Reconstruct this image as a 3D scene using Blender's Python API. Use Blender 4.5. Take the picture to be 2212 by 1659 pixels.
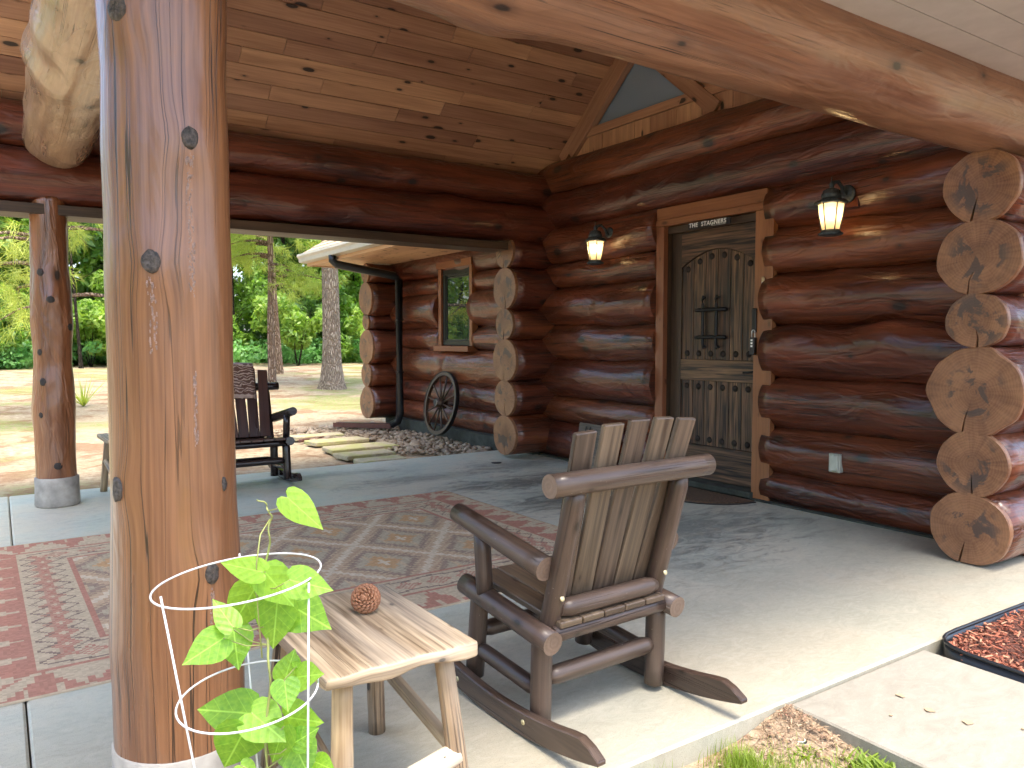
import bpy, bmesh, math, random
from math import sin, cos, pi, radians, atan2, sqrt, tau
from mathutils import Vector, Matrix, Euler, Quaternion, noise
import numpy as np

for o in list(bpy.data.objects): bpy.data.objects.remove(o)
SC = bpy.context.scene
COL = SC.collection

# ------------------------------------------------------------------ camera
cam_d = bpy.data.cameras.new('camera'); cam = bpy.data.objects.new('camera', cam_d); COL.objects.link(cam)
cam.location = (0, 0, 1.2)
cam.rotation_euler = (radians(90 - 3.3), 0, radians(-33.7))
cam_d.sensor_width = 36; cam_d.lens = 1670 / 2212 * 36
cam_d.clip_start = 0.05; cam_d.clip_end = 800
SC.camera = cam

# ------------------------------------------------------------------ world, sun, exposure
SUN_EL = radians(73); SUN_AZ = radians(-97)          # azimuth measured from +X, so the sun stands towards -Y
w = bpy.data.worlds.new('World'); SC.world = w; w.use_nodes = True
nt = w.node_tree; nt.nodes.clear()
sky = nt.nodes.new('ShaderNodeTexSky'); sky.sky_type = 'NISHITA'; sky.sun_disc = False
sky.sun_elevation = SUN_EL; sky.sun_rotation = pi / 2 - SUN_AZ
sky.air_density = 1.0; sky.dust_density = 3.2; sky.ozone_density = 1.0
bg = nt.nodes.new('ShaderNodeBackground'); bg.inputs[1].default_value = 0.15
wo = nt.nodes.new('ShaderNodeOutputWorld')
nt.links.new(sky.outputs[0], bg.inputs[0]); nt.links.new(bg.outputs[0], wo.inputs[0])
sd = bpy.data.lights.new('sun', 'SUN'); sd.energy = 1.2; sd.angle = radians(20); sd.color = (1, .92, .80)
so = bpy.data.objects.new('sun', sd); COL.objects.link(so)
sdir = Vector((cos(SUN_EL) * cos(SUN_AZ), cos(SUN_EL) * sin(SUN_AZ), sin(SUN_EL)))
so.rotation_euler = sdir.to_track_quat('Z', 'Y').to_euler(); so.location = sdir * 60
SC.view_settings.view_transform = 'Standard'; SC.view_settings.look = 'None'
SC.view_settings.exposure = 2.2; SC.view_settings.gamma = 1; SC.view_settings.use_curve_mapping = False
SC.cycles.max_bounces = 6; SC.cycles.diffuse_bounces = 3; SC.cycles.glossy_bounces = 2; SC.cycles.transmission_bounces = 4; SC.cycles.transparent_max_bounces = 6
SC.cycles.use_adaptive_sampling = True; SC.cycles.adaptive_threshold = .03
SC.cycles.sample_clamp_indirect = 6
SC.cycles.use_denoising = True

RND = random.Random(11)

# ------------------------------------------------------------------ node helpers
class Mat:
    def __init__(s, name):
        s.m = bpy.data.materials.new(name); s.m.use_nodes = True
        s.t = s.m.node_tree; s.t.nodes.clear()
        s.out = s.t.nodes.new('ShaderNodeOutputMaterial')
    def n(s, kind, ins=None, out=0, **props):
        nd = s.t.nodes.new('ShaderNode' + kind)
        for k, v in props.items(): setattr(nd, k, v)
        for k, v in (ins or {}).items():
            if isinstance(v, bpy.types.NodeSocket): s.t.links.new(v, nd.inputs[k])
            else: nd.inputs[k].default_value = v
        return nd.outputs[out]
    def math(s, op, a, b=0.0, c=0.0, clamp=False):
        return s.n('Math', {0: a, 1: b, 2: c}, operation=op, use_clamp=clamp)
    def vmul(s, v, k): return s.n('VectorMath', {0: v, 1: k}, operation='MULTIPLY')
    def vadd(s, v, k): return s.n('VectorMath', {0: v, 1: k}, operation='ADD')
    def noise(s, vec, scale=1.0, detail=3.0, rough=.5, dist=0.0):
        return s.n('TexNoise', {'Vector': vec, 'Scale': scale, 'Detail': detail, 'Roughness': rough, 'Distortion': dist})
    def ramp(s, fac, stops, interp='LINEAR'):
        nd = s.t.nodes.new('ShaderNodeValToRGB'); cr = nd.color_ramp; cr.interpolation = interp
        while len(cr.elements) > 1: cr.elements.remove(cr.elements[-1])
        cr.elements[0].position = stops[0][0]; cr.elements[0].color = (*stops[0][1], 1)
        for p, c in stops[1:]:
            e = cr.elements.new(p); e.color = (*c, 1)
        s.t.links.new(fac, nd.inputs[0]); return nd.outputs[0]
    def step(s, x, lo, hi): return s.n('MapRange', {0: x, 1: lo, 2: hi, 3: 0.0, 4: 1.0}, interpolation_type='SMOOTHSTEP')
    def mix(s, f, a, b, mode='MIX'):
        nd = s.t.nodes.new('ShaderNodeMix'); nd.data_type = 'RGBA'; nd.blend_type = mode
        for i, v in ((0, f), (6, a), (7, b)):
            if isinstance(v, bpy.types.NodeSocket): s.t.links.new(v, nd.inputs[i])
            else: nd.inputs[i].default_value = v if i == 0 else (*v, 1) if len(v) == 3 else v
        return nd.outputs[2]
    def bump(s, h, dist=.01, strength=1.0, normal=None):
        ins = {'Height': h, 'Distance': dist, 'Strength': strength}
        if normal is not None: ins['Normal'] = normal
        return s.n('Bump', ins)
    def bsdf(s, **ins):
        mp = {}
        for k, v in ins.items():
            k = k.replace('_', ' ')
            mp[k] = v if isinstance(v, bpy.types.NodeSocket) or not isinstance(v, tuple) or len(v) == 4 else (*v, 1)
        b = s.n('BsdfPrincipled', mp); s.t.links.new(b, s.out.inputs[0]); return b
    def obj(s): return s.n('TexCoord', out=3)
    def uv(s): return s.n('TexCoord', out=2)
    def rand(s): return s.n('ObjectInfo', out=5)

def plain(name, col, rough=.6, metallic=0.0, var=.12, scale=12.0, bump=0.0, spec=.5):
    m = Mat(name); o = m.obj(); n = m.noise(o, scale, 5, .6)
    d = tuple(c * (1 - var * 2) for c in col); l = tuple(min(1, c * (1 + var)) for c in col)
    c = m.ramp(n, [(.3, d), (.7, l)])
    ins = dict(Base_Color=c, Roughness=rough, Metallic=metallic)
    if bump: ins['Normal'] = m.bump(n, bump)
    m.bsdf(**ins, Specular_IOR_Level=spec); return m.m

def wood(name, dark, light, rough=.3, knots=.07, kfreq=(1.1, 2.0), cracks=.0, coat=.0, facet=.004, grain=.35, tint=.22, knotcol=(.02, .012, .008), speck=0.0, gl=.6, gw=6.0, grey=0.0, rl=.34, rh=.65):
    """wood whose grain runs along U (metres); every object gets its own offset and tint"""
    m = Mat(name); r = m.rand()
    off = m.n('CombineXYZ', {0: m.math('MULTIPLY', r, 37.3), 1: m.math('MULTIPLY', r, 17.9), 2: 0.0})
    p = m.vadd(m.uv(), off)
    big = m.noise(m.vmul(p, (gl, gw, 1)), 1, 3, .6, .6)
    fine = m.noise(m.vmul(p, (2.2, 75, 1)), 1, 2, .65)
    f = m.math('ADD', m.math('MULTIPLY', big, 1 - grain), m.math('MULTIPLY', fine, grain))
    col = m.ramp(f, [(rl, dark), ((rl + rh) / 2, tuple((a + b) / 2 for a, b in zip(dark, light))), (rh, light)])
    h = m.math('MULTIPLY', fine, .22)
    if knots:
        vd = m.vadd(m.vmul(p, (*kfreq, 1)), m.n('CombineXYZ', {0: m.math('MULTIPLY', fine, .015), 1: m.math('MULTIPLY', fine, .05), 2: 0.0}))
        nd = m.t.nodes.new('ShaderNodeTexVoronoi'); nd.voronoi_dimensions = '2D'; nd.feature = 'F1'
        m.t.links.new(vd, nd.inputs['Vector']); nd.inputs['Scale'].default_value = 1
        sep = m.n('SeparateColor', {0: nd.outputs[1]})
        thr = m.math('MULTIPLY', m.math('POWER', sep, 1.1), knots)
        kd = m.math('SUBTRACT', nd.outputs[0], thr)
        k = m.math('SUBTRACT', 1.0, m.step(kd, -.012, .012), clamp=True)
        halo = m.math('MULTIPLY', m.math('SUBTRACT', 1.0, m.step(kd, 0.0, .07), clamp=True), .45)
        col = m.mix(halo, col, tuple(c * .5 for c in dark)); col = m.mix(m.math('MULTIPLY', k, .93), col, knotcol)
    if cracks:
        cn = m.noise(m.vmul(p, (.35, 26, 1)), 1, 2, .5, .12)
        ca = m.math('ABSOLUTE', m.math('SUBTRACT', cn, .5))
        cm = m.math('SUBTRACT', 1.0, m.step(ca, cracks * .35, cracks), clamp=True)
        gate = m.step(m.noise(m.vmul(p, (.8, 3, 1)), 1, 2), .45, .58)
        cm = m.math('MULTIPLY', cm, gate)
        col = m.mix(m.math('MULTIPLY', cm, .9), col, (.018, .008, .004)); h = m.math('SUBTRACT', h, m.math('MULTIPLY', cm, 1.2))
    if grey:
        g = m.step(m.noise(m.vmul(p, (1.3, 9, 1)), 1, 4, .6), .42, .62)
        col = m.mix(m.math('MULTIPLY', g, grey), col, (.33, .30, .26))
    if speck:
        v = m.n('TexVoronoi', {'Vector': m.vmul(p, (1, 1, 1)), 'Scale': 60.0})
        sm = m.math('LESS_THAN', v, speck); sm = m.math('MULTIPLY', sm, m.step(m.noise(p, 7, 2), .45, .6))
        col = m.mix(sm, col, (.55, .5, .45))
    tv = m.math('ADD', 1 - tint, m.math('MULTIPLY', r, 2 * tint))
    hs = m.n('HueSaturation', {'Hue': m.math('ADD', .494, m.math('MULTIPLY', r, .012)), 'Saturation': 1.0, 'Value': tv, 'Color': col})
    if facet:
        fc = m.noise(m.vmul(p, (3.2, 9, 1)), 1, 2.5, .55, .9); h = m.math('ADD', h, m.math('MULTIPLY', fc, facet * 620))
    nrm = m.bump(h, .004, .7)
    rr = m.math('ADD', rough - .16, m.math('MULTIPLY', big, .36))
    m.bsdf(Base_Color=hs, Roughness=rr, Normal=nrm, Coat_Weight=coat, Coat_Roughness=.16)
    return m.m

def endgrain(name, dark, light, stain=(.04, .035, .035), stain_amt=.8):
    m = Mat(name); o = m.obj(); r = m.rand()
    nz = m.noise(m.vadd(o, m.n('CombineXYZ', {0: m.math('MULTIPLY', r, 31.0)})), 6, 4, .6)
    yz = m.vmul(o, (0, 1, 1)); d = m.n('VectorMath', {0: yz}, out=1, operation='LENGTH')
    ring = m.math('SINE', m.math('ADD', m.math('MULTIPLY', d, 430.0), m.math('MULTIPLY', nz, 34.0)))
    sep = m.t.nodes.new('ShaderNodeSeparateXYZ'); m.t.links.new(o, sep.inputs[0])
    ang = m.math('ARCTAN2', sep.outputs[1], sep.outputs[2])
    rad = m.noise(m.n('CombineXYZ', {0: m.math('MULTIPLY', ang, 14.0), 1: m.math('MULTIPLY', d, 3.0), 2: r}), 1, 3)
    f = m.math('ADD', m.math('ADD', m.math('MULTIPLY', nz, .72), m.math('MULTIPLY', ring, .042)), m.math('MULTIPLY', rad, .32))
    c = m.ramp(f, [(.3, dark), (.65, light)])
    st = m.noise(m.vadd(m.vmul(o, (0, 7, 7)), m.n('CombineXYZ', {0: m.math('MULTIPLY', r, 57.0)})), 1, 4, .6, .6)
    sm = m.math('MULTIPLY', m.step(st, .53, .59), m.math('SUBTRACT', 1.0, m.step(d, .10, .19), clamp=True))
    c = m.mix(m.math('MULTIPLY', sm, stain_amt), c, stain)
    heart = m.math('SUBTRACT', 1.0, m.step(m.math('ADD', d, m.math('MULTIPLY', nz, .06)), .09, .125), clamp=True)
    c = m.mix(m.math('MULTIPLY', heart, .22), c, tuple(x * .6 for x in dark))
    m.bsdf(Base_Color=c, Roughness=.42, Normal=m.bump(m.math('ADD', m.math('MULTIPLY', ring, .3), nz), .0015, .4)); return m.m

MT = {}
MT['log'] = wood('varnished_log', (.026, .006, .003), (.205, .052, .020), rough=.36, knots=.095, kfreq=(1.5, 2.3), cracks=.016, coat=.42, facet=.018, gl=.9, gw=8)
MT['post'] = wood('honey_post', (.110, .040, .016), (.295, .130, .056), rough=.30, knots=0, cracks=.011, coat=.4, facet=.006, grain=.5, tint=.03)
MT['post2'] = wood('knobbly_post', (.085, .028, .011), (.30, .115, .045), rough=.3, knots=.05, coat=.5, facet=.016, tint=.03)
MT['beam'] = wood('front_beam', (.14, .060, .034), (.33, .172, .104), rough=.36, knots=.04, cracks=.006, coat=.3, facet=.010, tint=.03)
MT['tie'] = wood('pale_tie_log', (.20, .105, .058), (.43, .27, .165), rough=.28, knots=.04, cracks=.006, coat=.3, facet=.010, tint=.05)
MT['ceil'] = wood('ceiling_board', (.27, .122, .064), (.53, .285, .162), rough=.42, knots=.10, kfreq=(2.0, 5.0), facet=0, tint=.26)
MT['pine'] = wood('pine_trim', (.18, .060, .024), (.32, .125, .052), rough=.4, knots=.06, kfreq=(2.4, 5.0), facet=0, tint=.12, knotcol=(.09, .03, .012))
MT['soffit'] = wood('knotty_soffit', (.48, .26, .14), (.68, .44, .27), rough=.5, knots=.16, kfreq=(4, 6), facet=0, tint=.1, knotcol=(.16, .07, .04))
MT['doorw'] = wood('weathered_door', (.012, .006, .004), (.23, .125, .066), rough=.5, knots=0, facet=0, tint=.3, grain=.45, gl=1.6, gw=26, rl=.42, rh=.64)
MT['doord'] = wood('door_frame_brown', (.020, .011, .007), (.085, .047, .026), rough=.45, knots=0, facet=0, tint=.1, grain=.5)
MT['chair'] = wood('rocker_brown', (.036, .022, .016), (.105, .069, .050), rough=.34, knots=.05, kfreq=(3, 6), cracks=.012, facet=.002, tint=.2, speck=.045, gl=2.0, gw=20)
MT['chairslat'] = wood('rocker_slat', (.050, .033, .021), (.155, .108, .070), rough=.4, knots=.04, kfreq=(3, 9), facet=0, tint=.25, speck=.03, gl=1.5, gw=30, rl=.38, rh=.62)
MT['chair2'] = wood('dark_rocker', (.010, .007, .007), (.040, .024, .020), rough=.22, knots=0, facet=.002, tint=.15)
MT['chair2slat'] = wood('dark_rocker_slat', (.030, .011, .007), (.085, .028, .016), rough=.3, knots=0, facet=0, tint=.15)
MT['table'] = wood('weathered_table', (.15, .098, .056), (.55, .43, .29), rough=.55, knots=.05, kfreq=(4, 8), cracks=.010, facet=0, tint=.1, gl=1.4, gw=30, grain=.5, grey=.35, rl=.38, rh=.62)
MT['tableleg'] = wood('peeled_table_leg', (.17, .10, .052), (.50, .36, .21), rough=.5, knots=.09, kfreq=(5, 9), cracks=.02, facet=.002, tint=.2, gl=3, gw=14, grey=.3)
MT['tablestretcher'] = wood('bleached_stretcher', (.48, .38, .26), (.74, .64, .50), rough=.6, knots=.05, kfreq=(6, 9), facet=.002, tint=.05)
MT['end'] = endgrain('sawn_log_end', (.125, .048, .021), (.285, .135, .064))
MT['endchair'] = endgrain('rocker_log_end', (.10, .065, .045), (.22, .15, .11), stain_amt=0)
MT['crack'] = plain('crack_dark', (.012, .006, .004), .9)
MT['iron'] = plain('black_iron', (.012, .013, .015), .42, .3)
MT['stud'] = plain('rusty_stud', (.022, .014, .010), .75)
MT['downspout'] = plain('dark_bronze_downspout', (.018, .022, .026), .3, .4)
MT['trough'] = plain('brown_trough', (.11, .045, .035), .4)
MT['gutter'] = plain('cream_gutter', (.50, .47, .40), .35, var=.05)
MT['shingle'] = plain('tan_shingle', (.46, .36, .24), .9, var=.2, scale=40)
MT['sleeve'] = plain('grey_post_sleeve', (.37, .34, .295), .85, var=.2, scale=9, bump=.006)
MT['found'] = plain('foundation', (.05, .055, .042), .9, var=.3, scale=8)
MT['knot'] = plain('dark_knot', (.075, .06, .05), .6, var=.45, scale=120, bump=.004)
MT['knotd'] = plain('black_knot', (.022, .014, .010), .5, var=.4, scale=120, bump=.004)
MT['resin'] = plain('resin_drip', (.30, .19, .145), .3, var=.3, scale=150, bump=.003)
MT['white'] = plain('white_wire', (.58, .58, .60), .3, var=.03)
MT['screw'] = plain('brass_screw', (.62, .55, .33), .4, .4)
MT['black'] = plain('black_plastic', (.012, .013, .016), .4)
MT['whitep'] = plain('white_paint', (.80, .80, .78), .5, var=.03)
MT['outlet'] = plain('outlet_cover', (.50, .52, .44), .35, var=.1)
MT['lantern'] = plain('verdigris_black_iron', (.075, .095, .105), .45, .35, var=.3, scale=60)
MT['cone'] = plain('pine_cone_scale', (.36, .16, .08), .7, var=.3, scale=90)
MT['conetip'] = plain('pine_cone_tip', (.60, .34, .20), .7, var=.3, scale=90)
MT['edging'] = plain('black_edging', (.016, .018, .022), .33)
MT['brass'] = plain('cream_tube', (.62, .50, .30), .4, .2)
MT['mosspad'] = None

def mk_concrete(name, slab=True):
    m = Mat(name); o = m.obj()
    n1 = m.noise(o, 1.3, 6, .62, .6); n2 = m.noise(m.vmul(o, (1, 2.2, 1)), 3.4, 8, .72, 1.6); n3 = m.noise(o, 260, 2, .6)
    if slab:
        # acid-stained slab: blue-grey and tan washes, dark blotches by the entry
        c = m.ramp(n1, [(.32, (.40, .455, .385)), (.46, (.48, .51, .425)), (.60, (.54, .51, .40)), (.74, (.46, .495, .425))])
        c = m.mix(m.math('MULTIPLY', m.step(n2, .5, .72), .55), c, (.54, .50, .385))
        c = m.mix(m.math('MULTIPLY', m.step(n2, .52, .30), .45), c, (.27, .27, .235))
        sp = m.t.nodes.new('ShaderNodeSeparateXYZ'); m.t.links.new(o, sp.inputs[0])
        # tan margin, its colour darkened to offset the daylight, along the front edge and left bay
        e = m.math('ADD', sp.outputs[1], m.math('MULTIPLY', n1, 1.6))
        f = m.math('SUBTRACT', 1.0, m.step(e, 3.0, 4.1), clamp=True)
        c = m.mix(m.math('MULTIPLY', f, .68), c, m.mix(n2, (.31, .265, .185), (.42, .375, .285)))
        for (bx, by, rx, ry, k) in ((3.65, 5.35, .75, .28, .85), (3.55, 4.55, .55, .36, .9), (3.55, 3.40, .95, .50, .62), (2.9, 2.95, .6, .35, .3), (4.1, 6.1, .5, .35, .6), (3.0, 5.95, .7, .2, .5), (2.3, 6.55, .8, .14, .45)):
            dv = m.vmul(m.vadd(o, (-bx, -by, 0)), (1 / rx, 1 / ry, 0))
            d = m.n('VectorMath', {0: dv}, out=1, operation='LENGTH')
            d = m.math('ADD', d, m.math('MULTIPLY', m.math('SUBTRACT', n2, .5), 3.2))
            bm_ = m.math('SUBTRACT', 1.0, m.step(d, .1, 1.35), clamp=True)
            c = m.mix(m.math('MULTIPLY', bm_, k), c, (.075, .078, .072))
    else:
        c = m.ramp(n2, [(.3, (.235, .215, .172)), (.7, (.31, .29, .24))])
    c = m.mix(m.math('MULTIPLY', m.step(n3, .55, .68), .38), c, (.17, .16, .14))
    n5 = m.noise(m.vmul(o, (1, 1.7, 1)), 11, 6, .72, 2.2)
    c = m.mix(m.math('MULTIPLY', m.step(n5, .48, .68), .28 if slab else .1), c, (.56, .53, .44)); c = m.mix(m.math('MULTIPLY', m.step(n5, .50, .34), .20 if slab else .1), c, (.21, .205, .175))
    rg = m.math('ADD', .42 if slab else .8, m.math('MULTIPLY', n2, .2))
    m.bsdf(Base_Color=c, Roughness=rg, Normal=m.bump(m.math('ADD', n3, m.math('MULTIPLY', n2, 2.0)), .0025, .5)); return m.m
MT['slab'] = mk_concrete('stained_concrete'); MT['walk'] = mk_concrete('sidewalk_concrete', False)

def mk_ground():
    m = Mat('sandy_yard'); o = m.obj()
    a = m.noise(o, .22, 5, .6, .5); b = m.noise(o, 1.1, 6, .65, .5); c_ = m.noise(o, 14, 6, .7); d = m.noise(o, 60, 3, .6)
    col = m.ramp(c_, [(.3, (.24, .165, .10)), (.5, (.41, .325, .215)), (.7, (.52, .44, .32))])
    col = m.mix(m.math('MULTIPLY', m.step(b, .47, .60), .8), col, m.mix(c_, (.15, .075, .04), (.36, .22, .13)))
    col = m.mix(m.math('MULTIPLY', m.step(a, .50, .58), m.math('MULTIPLY', m.step(c_, .38, .6), .85)), col, (.17, .24, .045))
    m.bsdf(Base_Color=col, Roughness=.95, Normal=m.bump(m.math('ADD', c_, d), .03, .8), Specular_IOR_Level=.1); return m.m
MT['ground'] = mk_ground()
def mk_soil():
    m = Mat('cracked_soil'); o = m.obj(); n = m.noise(o, 30, 6, .7); n2 = m.noise(o, 5, 4, .6)
    v = m.n('TexVoronoi', {'Vector': m.vadd(o, m.vmul(m.n('TexNoise', {'Vector': o, 'Scale': 9.0}, out=1), (.03, .03, 0))), 'Scale': 24.0}, feature='DISTANCE_TO_EDGE')
    ck = m.math('SUBTRACT', 1.0, m.step(v, .01, .07), clamp=True)
    c = m.ramp(n, [(.3, (.21, .14, .085)), (.7, (.46, .36, .25))]); c = m.mix(m.math('MULTIPLY', m.step(n2, .55, .65), .6), c, (.58, .50, .38))
    c = m.mix(m.math('MULTIPLY', ck, .3), c, (.12, .08, .05))
    m.bsdf(Base_Color=c, Roughness=.95, Normal=m.bump(m.math('SUBTRACT', n, m.math('MULTIPLY', ck, .4)), .010, 1.0), Specular_IOR_Level=.1); return m.m
MT['soil'] = mk_soil()
def leafmat(name, dark, light, scale=.6, trans=.45, rough=.5, veins=False):
    m = Mat(name); o = m.obj(); n = m.noise(o, scale, 3, .6); r = m.n('NewGeometry', out=8); oi = m.rand()
    f = m.math('ADD', m.math('MULTIPLY', n, .6), m.math('MULTIPLY', m.math('ADD', r, oi), .25))
    c = m.ramp(f, [(.3, dark), (.75, light)])
    ins = dict(Base_Color=c, Roughness=rough)
    if veins:
        u = m.uv(); sp = m.t.nodes.new('ShaderNodeSeparateXYZ'); m.t.links.new(u, sp.inputs[0])
        ay = m.math('ABSOLUTE', sp.outputs[1])
        mid = m.math('SUBTRACT', 1.0, m.step(ay, .004, .03), clamp=True)
        sv = m.math('SINE', m.math('MULTIPLY', m.math('SUBTRACT', sp.outputs[0], m.math('MULTIPLY', ay, .75)), 26.0))
        vv = m.math('MAXIMUM', mid, m.math('MULTIPLY', m.step(sv, .95, 1.0), .45))
        c = m.mix(m.math('MULTIPLY', vv, .50), c, tuple(min(1, x * 1.5 + .06) for x in light)); ins['Base_Color'] = c
        ins['Normal'] = m.bump(sv, .0006, .4)
    p = m.n('BsdfPrincipled', {k.replace('_', ' '): v for k, v in ins.items()})
    t = m.n('BsdfTranslucent', {'Color': m.n('HueSaturation', {'Saturation': 1.15, 'Value': 1.25, 'Color': c})})
    s = m.n('MixShader', {0: trans, 1: p, 2: t}); m.t.links.new(s, m.out.inputs[0]); return m.m
MT['vine'] = leafmat('bean_leaf', (.12, .30, .03), (.34, .56, .07), 9, .5, .42, True)
MT['leafA'] = leafmat('leaf_bright', (.16, .30, .05), (.48, .62, .14), .5)
MT['leafB'] = leafmat('leaf_mid', (.08, .185, .035), (.28, .45, .08), .5)
MT['leafC'] = leafmat('leaf_dark', (.045, .115, .03), (.16, .29, .065), .5)
MT['cover'] = leafmat('ground_cover', (.08, .24, .07), (.26, .50, .16), .8)
MT['needle'] = leafmat('pine_needle', (.22, .33, .05), (.55, .60, .14), .8, .4)
MT['grass'] = leafmat('grass_blade', (.12, .20, .02), (.30, .40, .06), 5, .4)
MT['stem'] = plain('vine_stem', (.30, .33, .10), .5)
def bark(name, dark, light, scale=1.0):
    m = Mat(name); o = m.obj()
    v = m.n('TexVoronoi', {'Vector': m.vadd(m.vmul(o, (24 * scale, 24 * scale, 5.5 * scale)), m.vmul(m.n('TexNoise', {'Vector': o, 'Scale': 6.0}, out=1), (1.2, 1.2, 1.2))), 'Scale': 1.0}, feature='DISTANCE_TO_EDGE')
    n = m.noise(m.vmul(o, (4, 4, 1)), 3, 6, .7); h = m.math('ADD', m.step(v, .0, .34), m.math('MULTIPLY', n, .6))
    c = m.ramp(h, [(.3, dark), (1.2 if False else .95, light)])
    m.bsdf(Base_Color=c, Roughness=.9, Normal=m.bump(h, .05, 1.0), Specular_IOR_Level=.15); return m.m
MT['oak'] = bark('oak_bark', (.20, .15, .11), (.44, .36, .28)); MT['pinebark'] = bark('pine_bark', (.16, .10, .065), (.38, .27, .19), .7)
MT['darkbark'] = bark('dark_bark', (.02, .016, .012), (.07, .055, .04))
def mk_rock():
    m = Mat('river_rock'); o = m.obj(); r = m.rand(); i = m.n('NewGeometry', out=8); n = m.noise(o, 9, 4, .6)
    f = m.math('FRACT', m.math('ADD', r, i)); c = m.ramp(f, [(0, (.15, .10, .062)), (.3, (.31, .23, .15)), (.6, (.40, .32, .225)), (.85, (.21, .155, .11)), (1, (.46, .39, .29))])
    c = m.mix(m.math('MULTIPLY', n, .35), c, (.12, .09, .06)); m.bsdf(Base_Color=c, Roughness=.75, Normal=m.bump(n, .01)); return m.m
MT['rock'] = mk_rock()
def mk_mulch():
    m = Mat('red_mulch'); i = m.n('NewGeometry', out=8); n = m.noise(m.obj(), 60, 3)
    c = m.ramp(i, [(0, (.10, .028, .016)), (.4, (.30, .085, .045)), (.8, (.46, .16, .09)), (1, (.52, .30, .18))]); c = m.mix(m.math('MULTIPLY', n, .3), c, (.10, .035, .02))
    m.bsdf(Base_Color=c, Roughness=.85); return m.m
MT['mulch'] = mk_mulch()
def mk_debris():
    m = Mat('dry_debris'); i = m.n('NewGeometry', out=8)
    m.bsdf(Base_Color=m.ramp(i, [(0, (.10, .05, .03)), (.4, (.30, .19, .11)), (.8, (.50, .38, .25)), (1, (.26, .10, .06))]), Roughness=.8); return m.m
MT['debris'] = mk_debris()
def mk_step():
    m = Mat('mossy_stone'); o = m.obj(); n = m.noise(m.vadd(o, m.n('CombineXYZ', {0: m.math('MULTIPLY', m.rand(), 9.0)})), 3.5, 5, .65); g = m.noise(o, 40, 4, .6)
    c = m.ramp(g, [(.3, (.32, .27, .17)), (.7, (.46, .41, .28))]); c = m.mix(m.math('MULTIPLY', m.step(n, .42, .6), .8), c, (.36, .36, .13))
    m.bsdf(Base_Color=c, Roughness=.9, Normal=m.bump(g, .01)); return m.m
MT['step'] = mk_step()
def mk_glass(name, tint=(.02, .03, .028), rough=.02):
    m = Mat(name); m.bsdf(Base_Color=tint, Roughness=rough, IOR=1.5, Specular_IOR_Level=.8, Coat_Weight=1.0, Coat_Roughness=.01); return m.m
MT['pane'] = mk_glass('dark_window_glass'); MT['gpane'] = mk_glass('gable_glass', (.20, .26, .35), .05)
def mk_frost():
    m = Mat('frosted_lamp_glass'); t = m.n('BsdfTranslucent', {'Color': (1, .86, .62, 1)}); d = m.n('BsdfDiffuse', {'Color': (.9, .82, .66, 1)}); tr = m.n('BsdfTransparent')
    s = m.n('MixShader', {0: .6, 1: d, 2: t}); s = m.n('MixShader', {0: .22, 1: s, 2: tr}); m.t.links.new(s, m.out.inputs[0]); return m.m
MT['frost'] = mk_frost()
def mk_emit(name, col, k):
    m = Mat(name); e = m.n('Emission', {'Color': (*col, 1), 'Strength': k}); m.t.links.new(e, m.out.inputs[0]); return m.m
MT['bulb'] = mk_emit('lit_bulb', (1, .72, .38), 12)
def mk_attr(name, rough=.95):
    m = Mat(name); a = m.n('VertexColor', layer_name='col'); o = m.obj()
    wv = m.n('TexWave', {'Vector': o, 'Scale': 60.0, 'Distortion': .6, 'Detail': 1.0}, bands_direction='Y'); n = m.noise(o, 5, 5, .6); nf = m.noise(m.vmul(o, (14, 120, 1)), 1, 3)
    c = m.mix(m.math('MULTIPLY', n, .25), a, (.40, .33, .24)); c = m.mix(m.math('MULTIPLY', nf, .22), c, (.18, .11, .08))
    m.bsdf(Base_Color=c, Roughness=rough, Normal=m.bump(m.math('ADD', wv, nf), .003, .6), Specular_IOR_Level=.1); return m.m
MT['rug'] = mk_attr('kilim_weave')
def mk_throw():
    m = Mat('paisley_throw'); p = m.uv()
    w1 = m.n('TexWave', {'Vector': m.vmul(p, (1, 1, 1)), 'Scale': 9.0, 'Distortion': 9.0, 'Detail': 1.5, 'Detail Scale': 1.6}, wave_type='RINGS')
    sp = m.t.nodes.new('ShaderNodeSeparateXYZ'); m.t.links.new(p, sp.inputs[0])
    bd = m.math('SINE', m.math('MULTIPLY', sp.outputs[1], 55.0)); band = m.math('MULTIPLY', m.step(bd, .3, .6), m.math('LESS_THAN', sp.outputs[1], .12))
    f = m.math('MAXIMUM', m.step(w1, .62, .72), band)
    c = m.mix(f, (.13, .06, .04), (.46, .33, .27)); m.bsdf(Base_Color=c, Roughness=.9, Sheen_Weight=.3, Normal=m.bump(w1, .004)); return m.m
MT['throw'] = mk_throw()
MT['mat'] = plain('coir_mat', (.13, .075, .04), .95, var=.4, scale=70, bump=.01)
MT['signboard'] = wood('old_sign_board', (.06, .05, .04), (.19, .155, .12), rough=.7, knots=0, facet=0, tint=.1)

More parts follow.
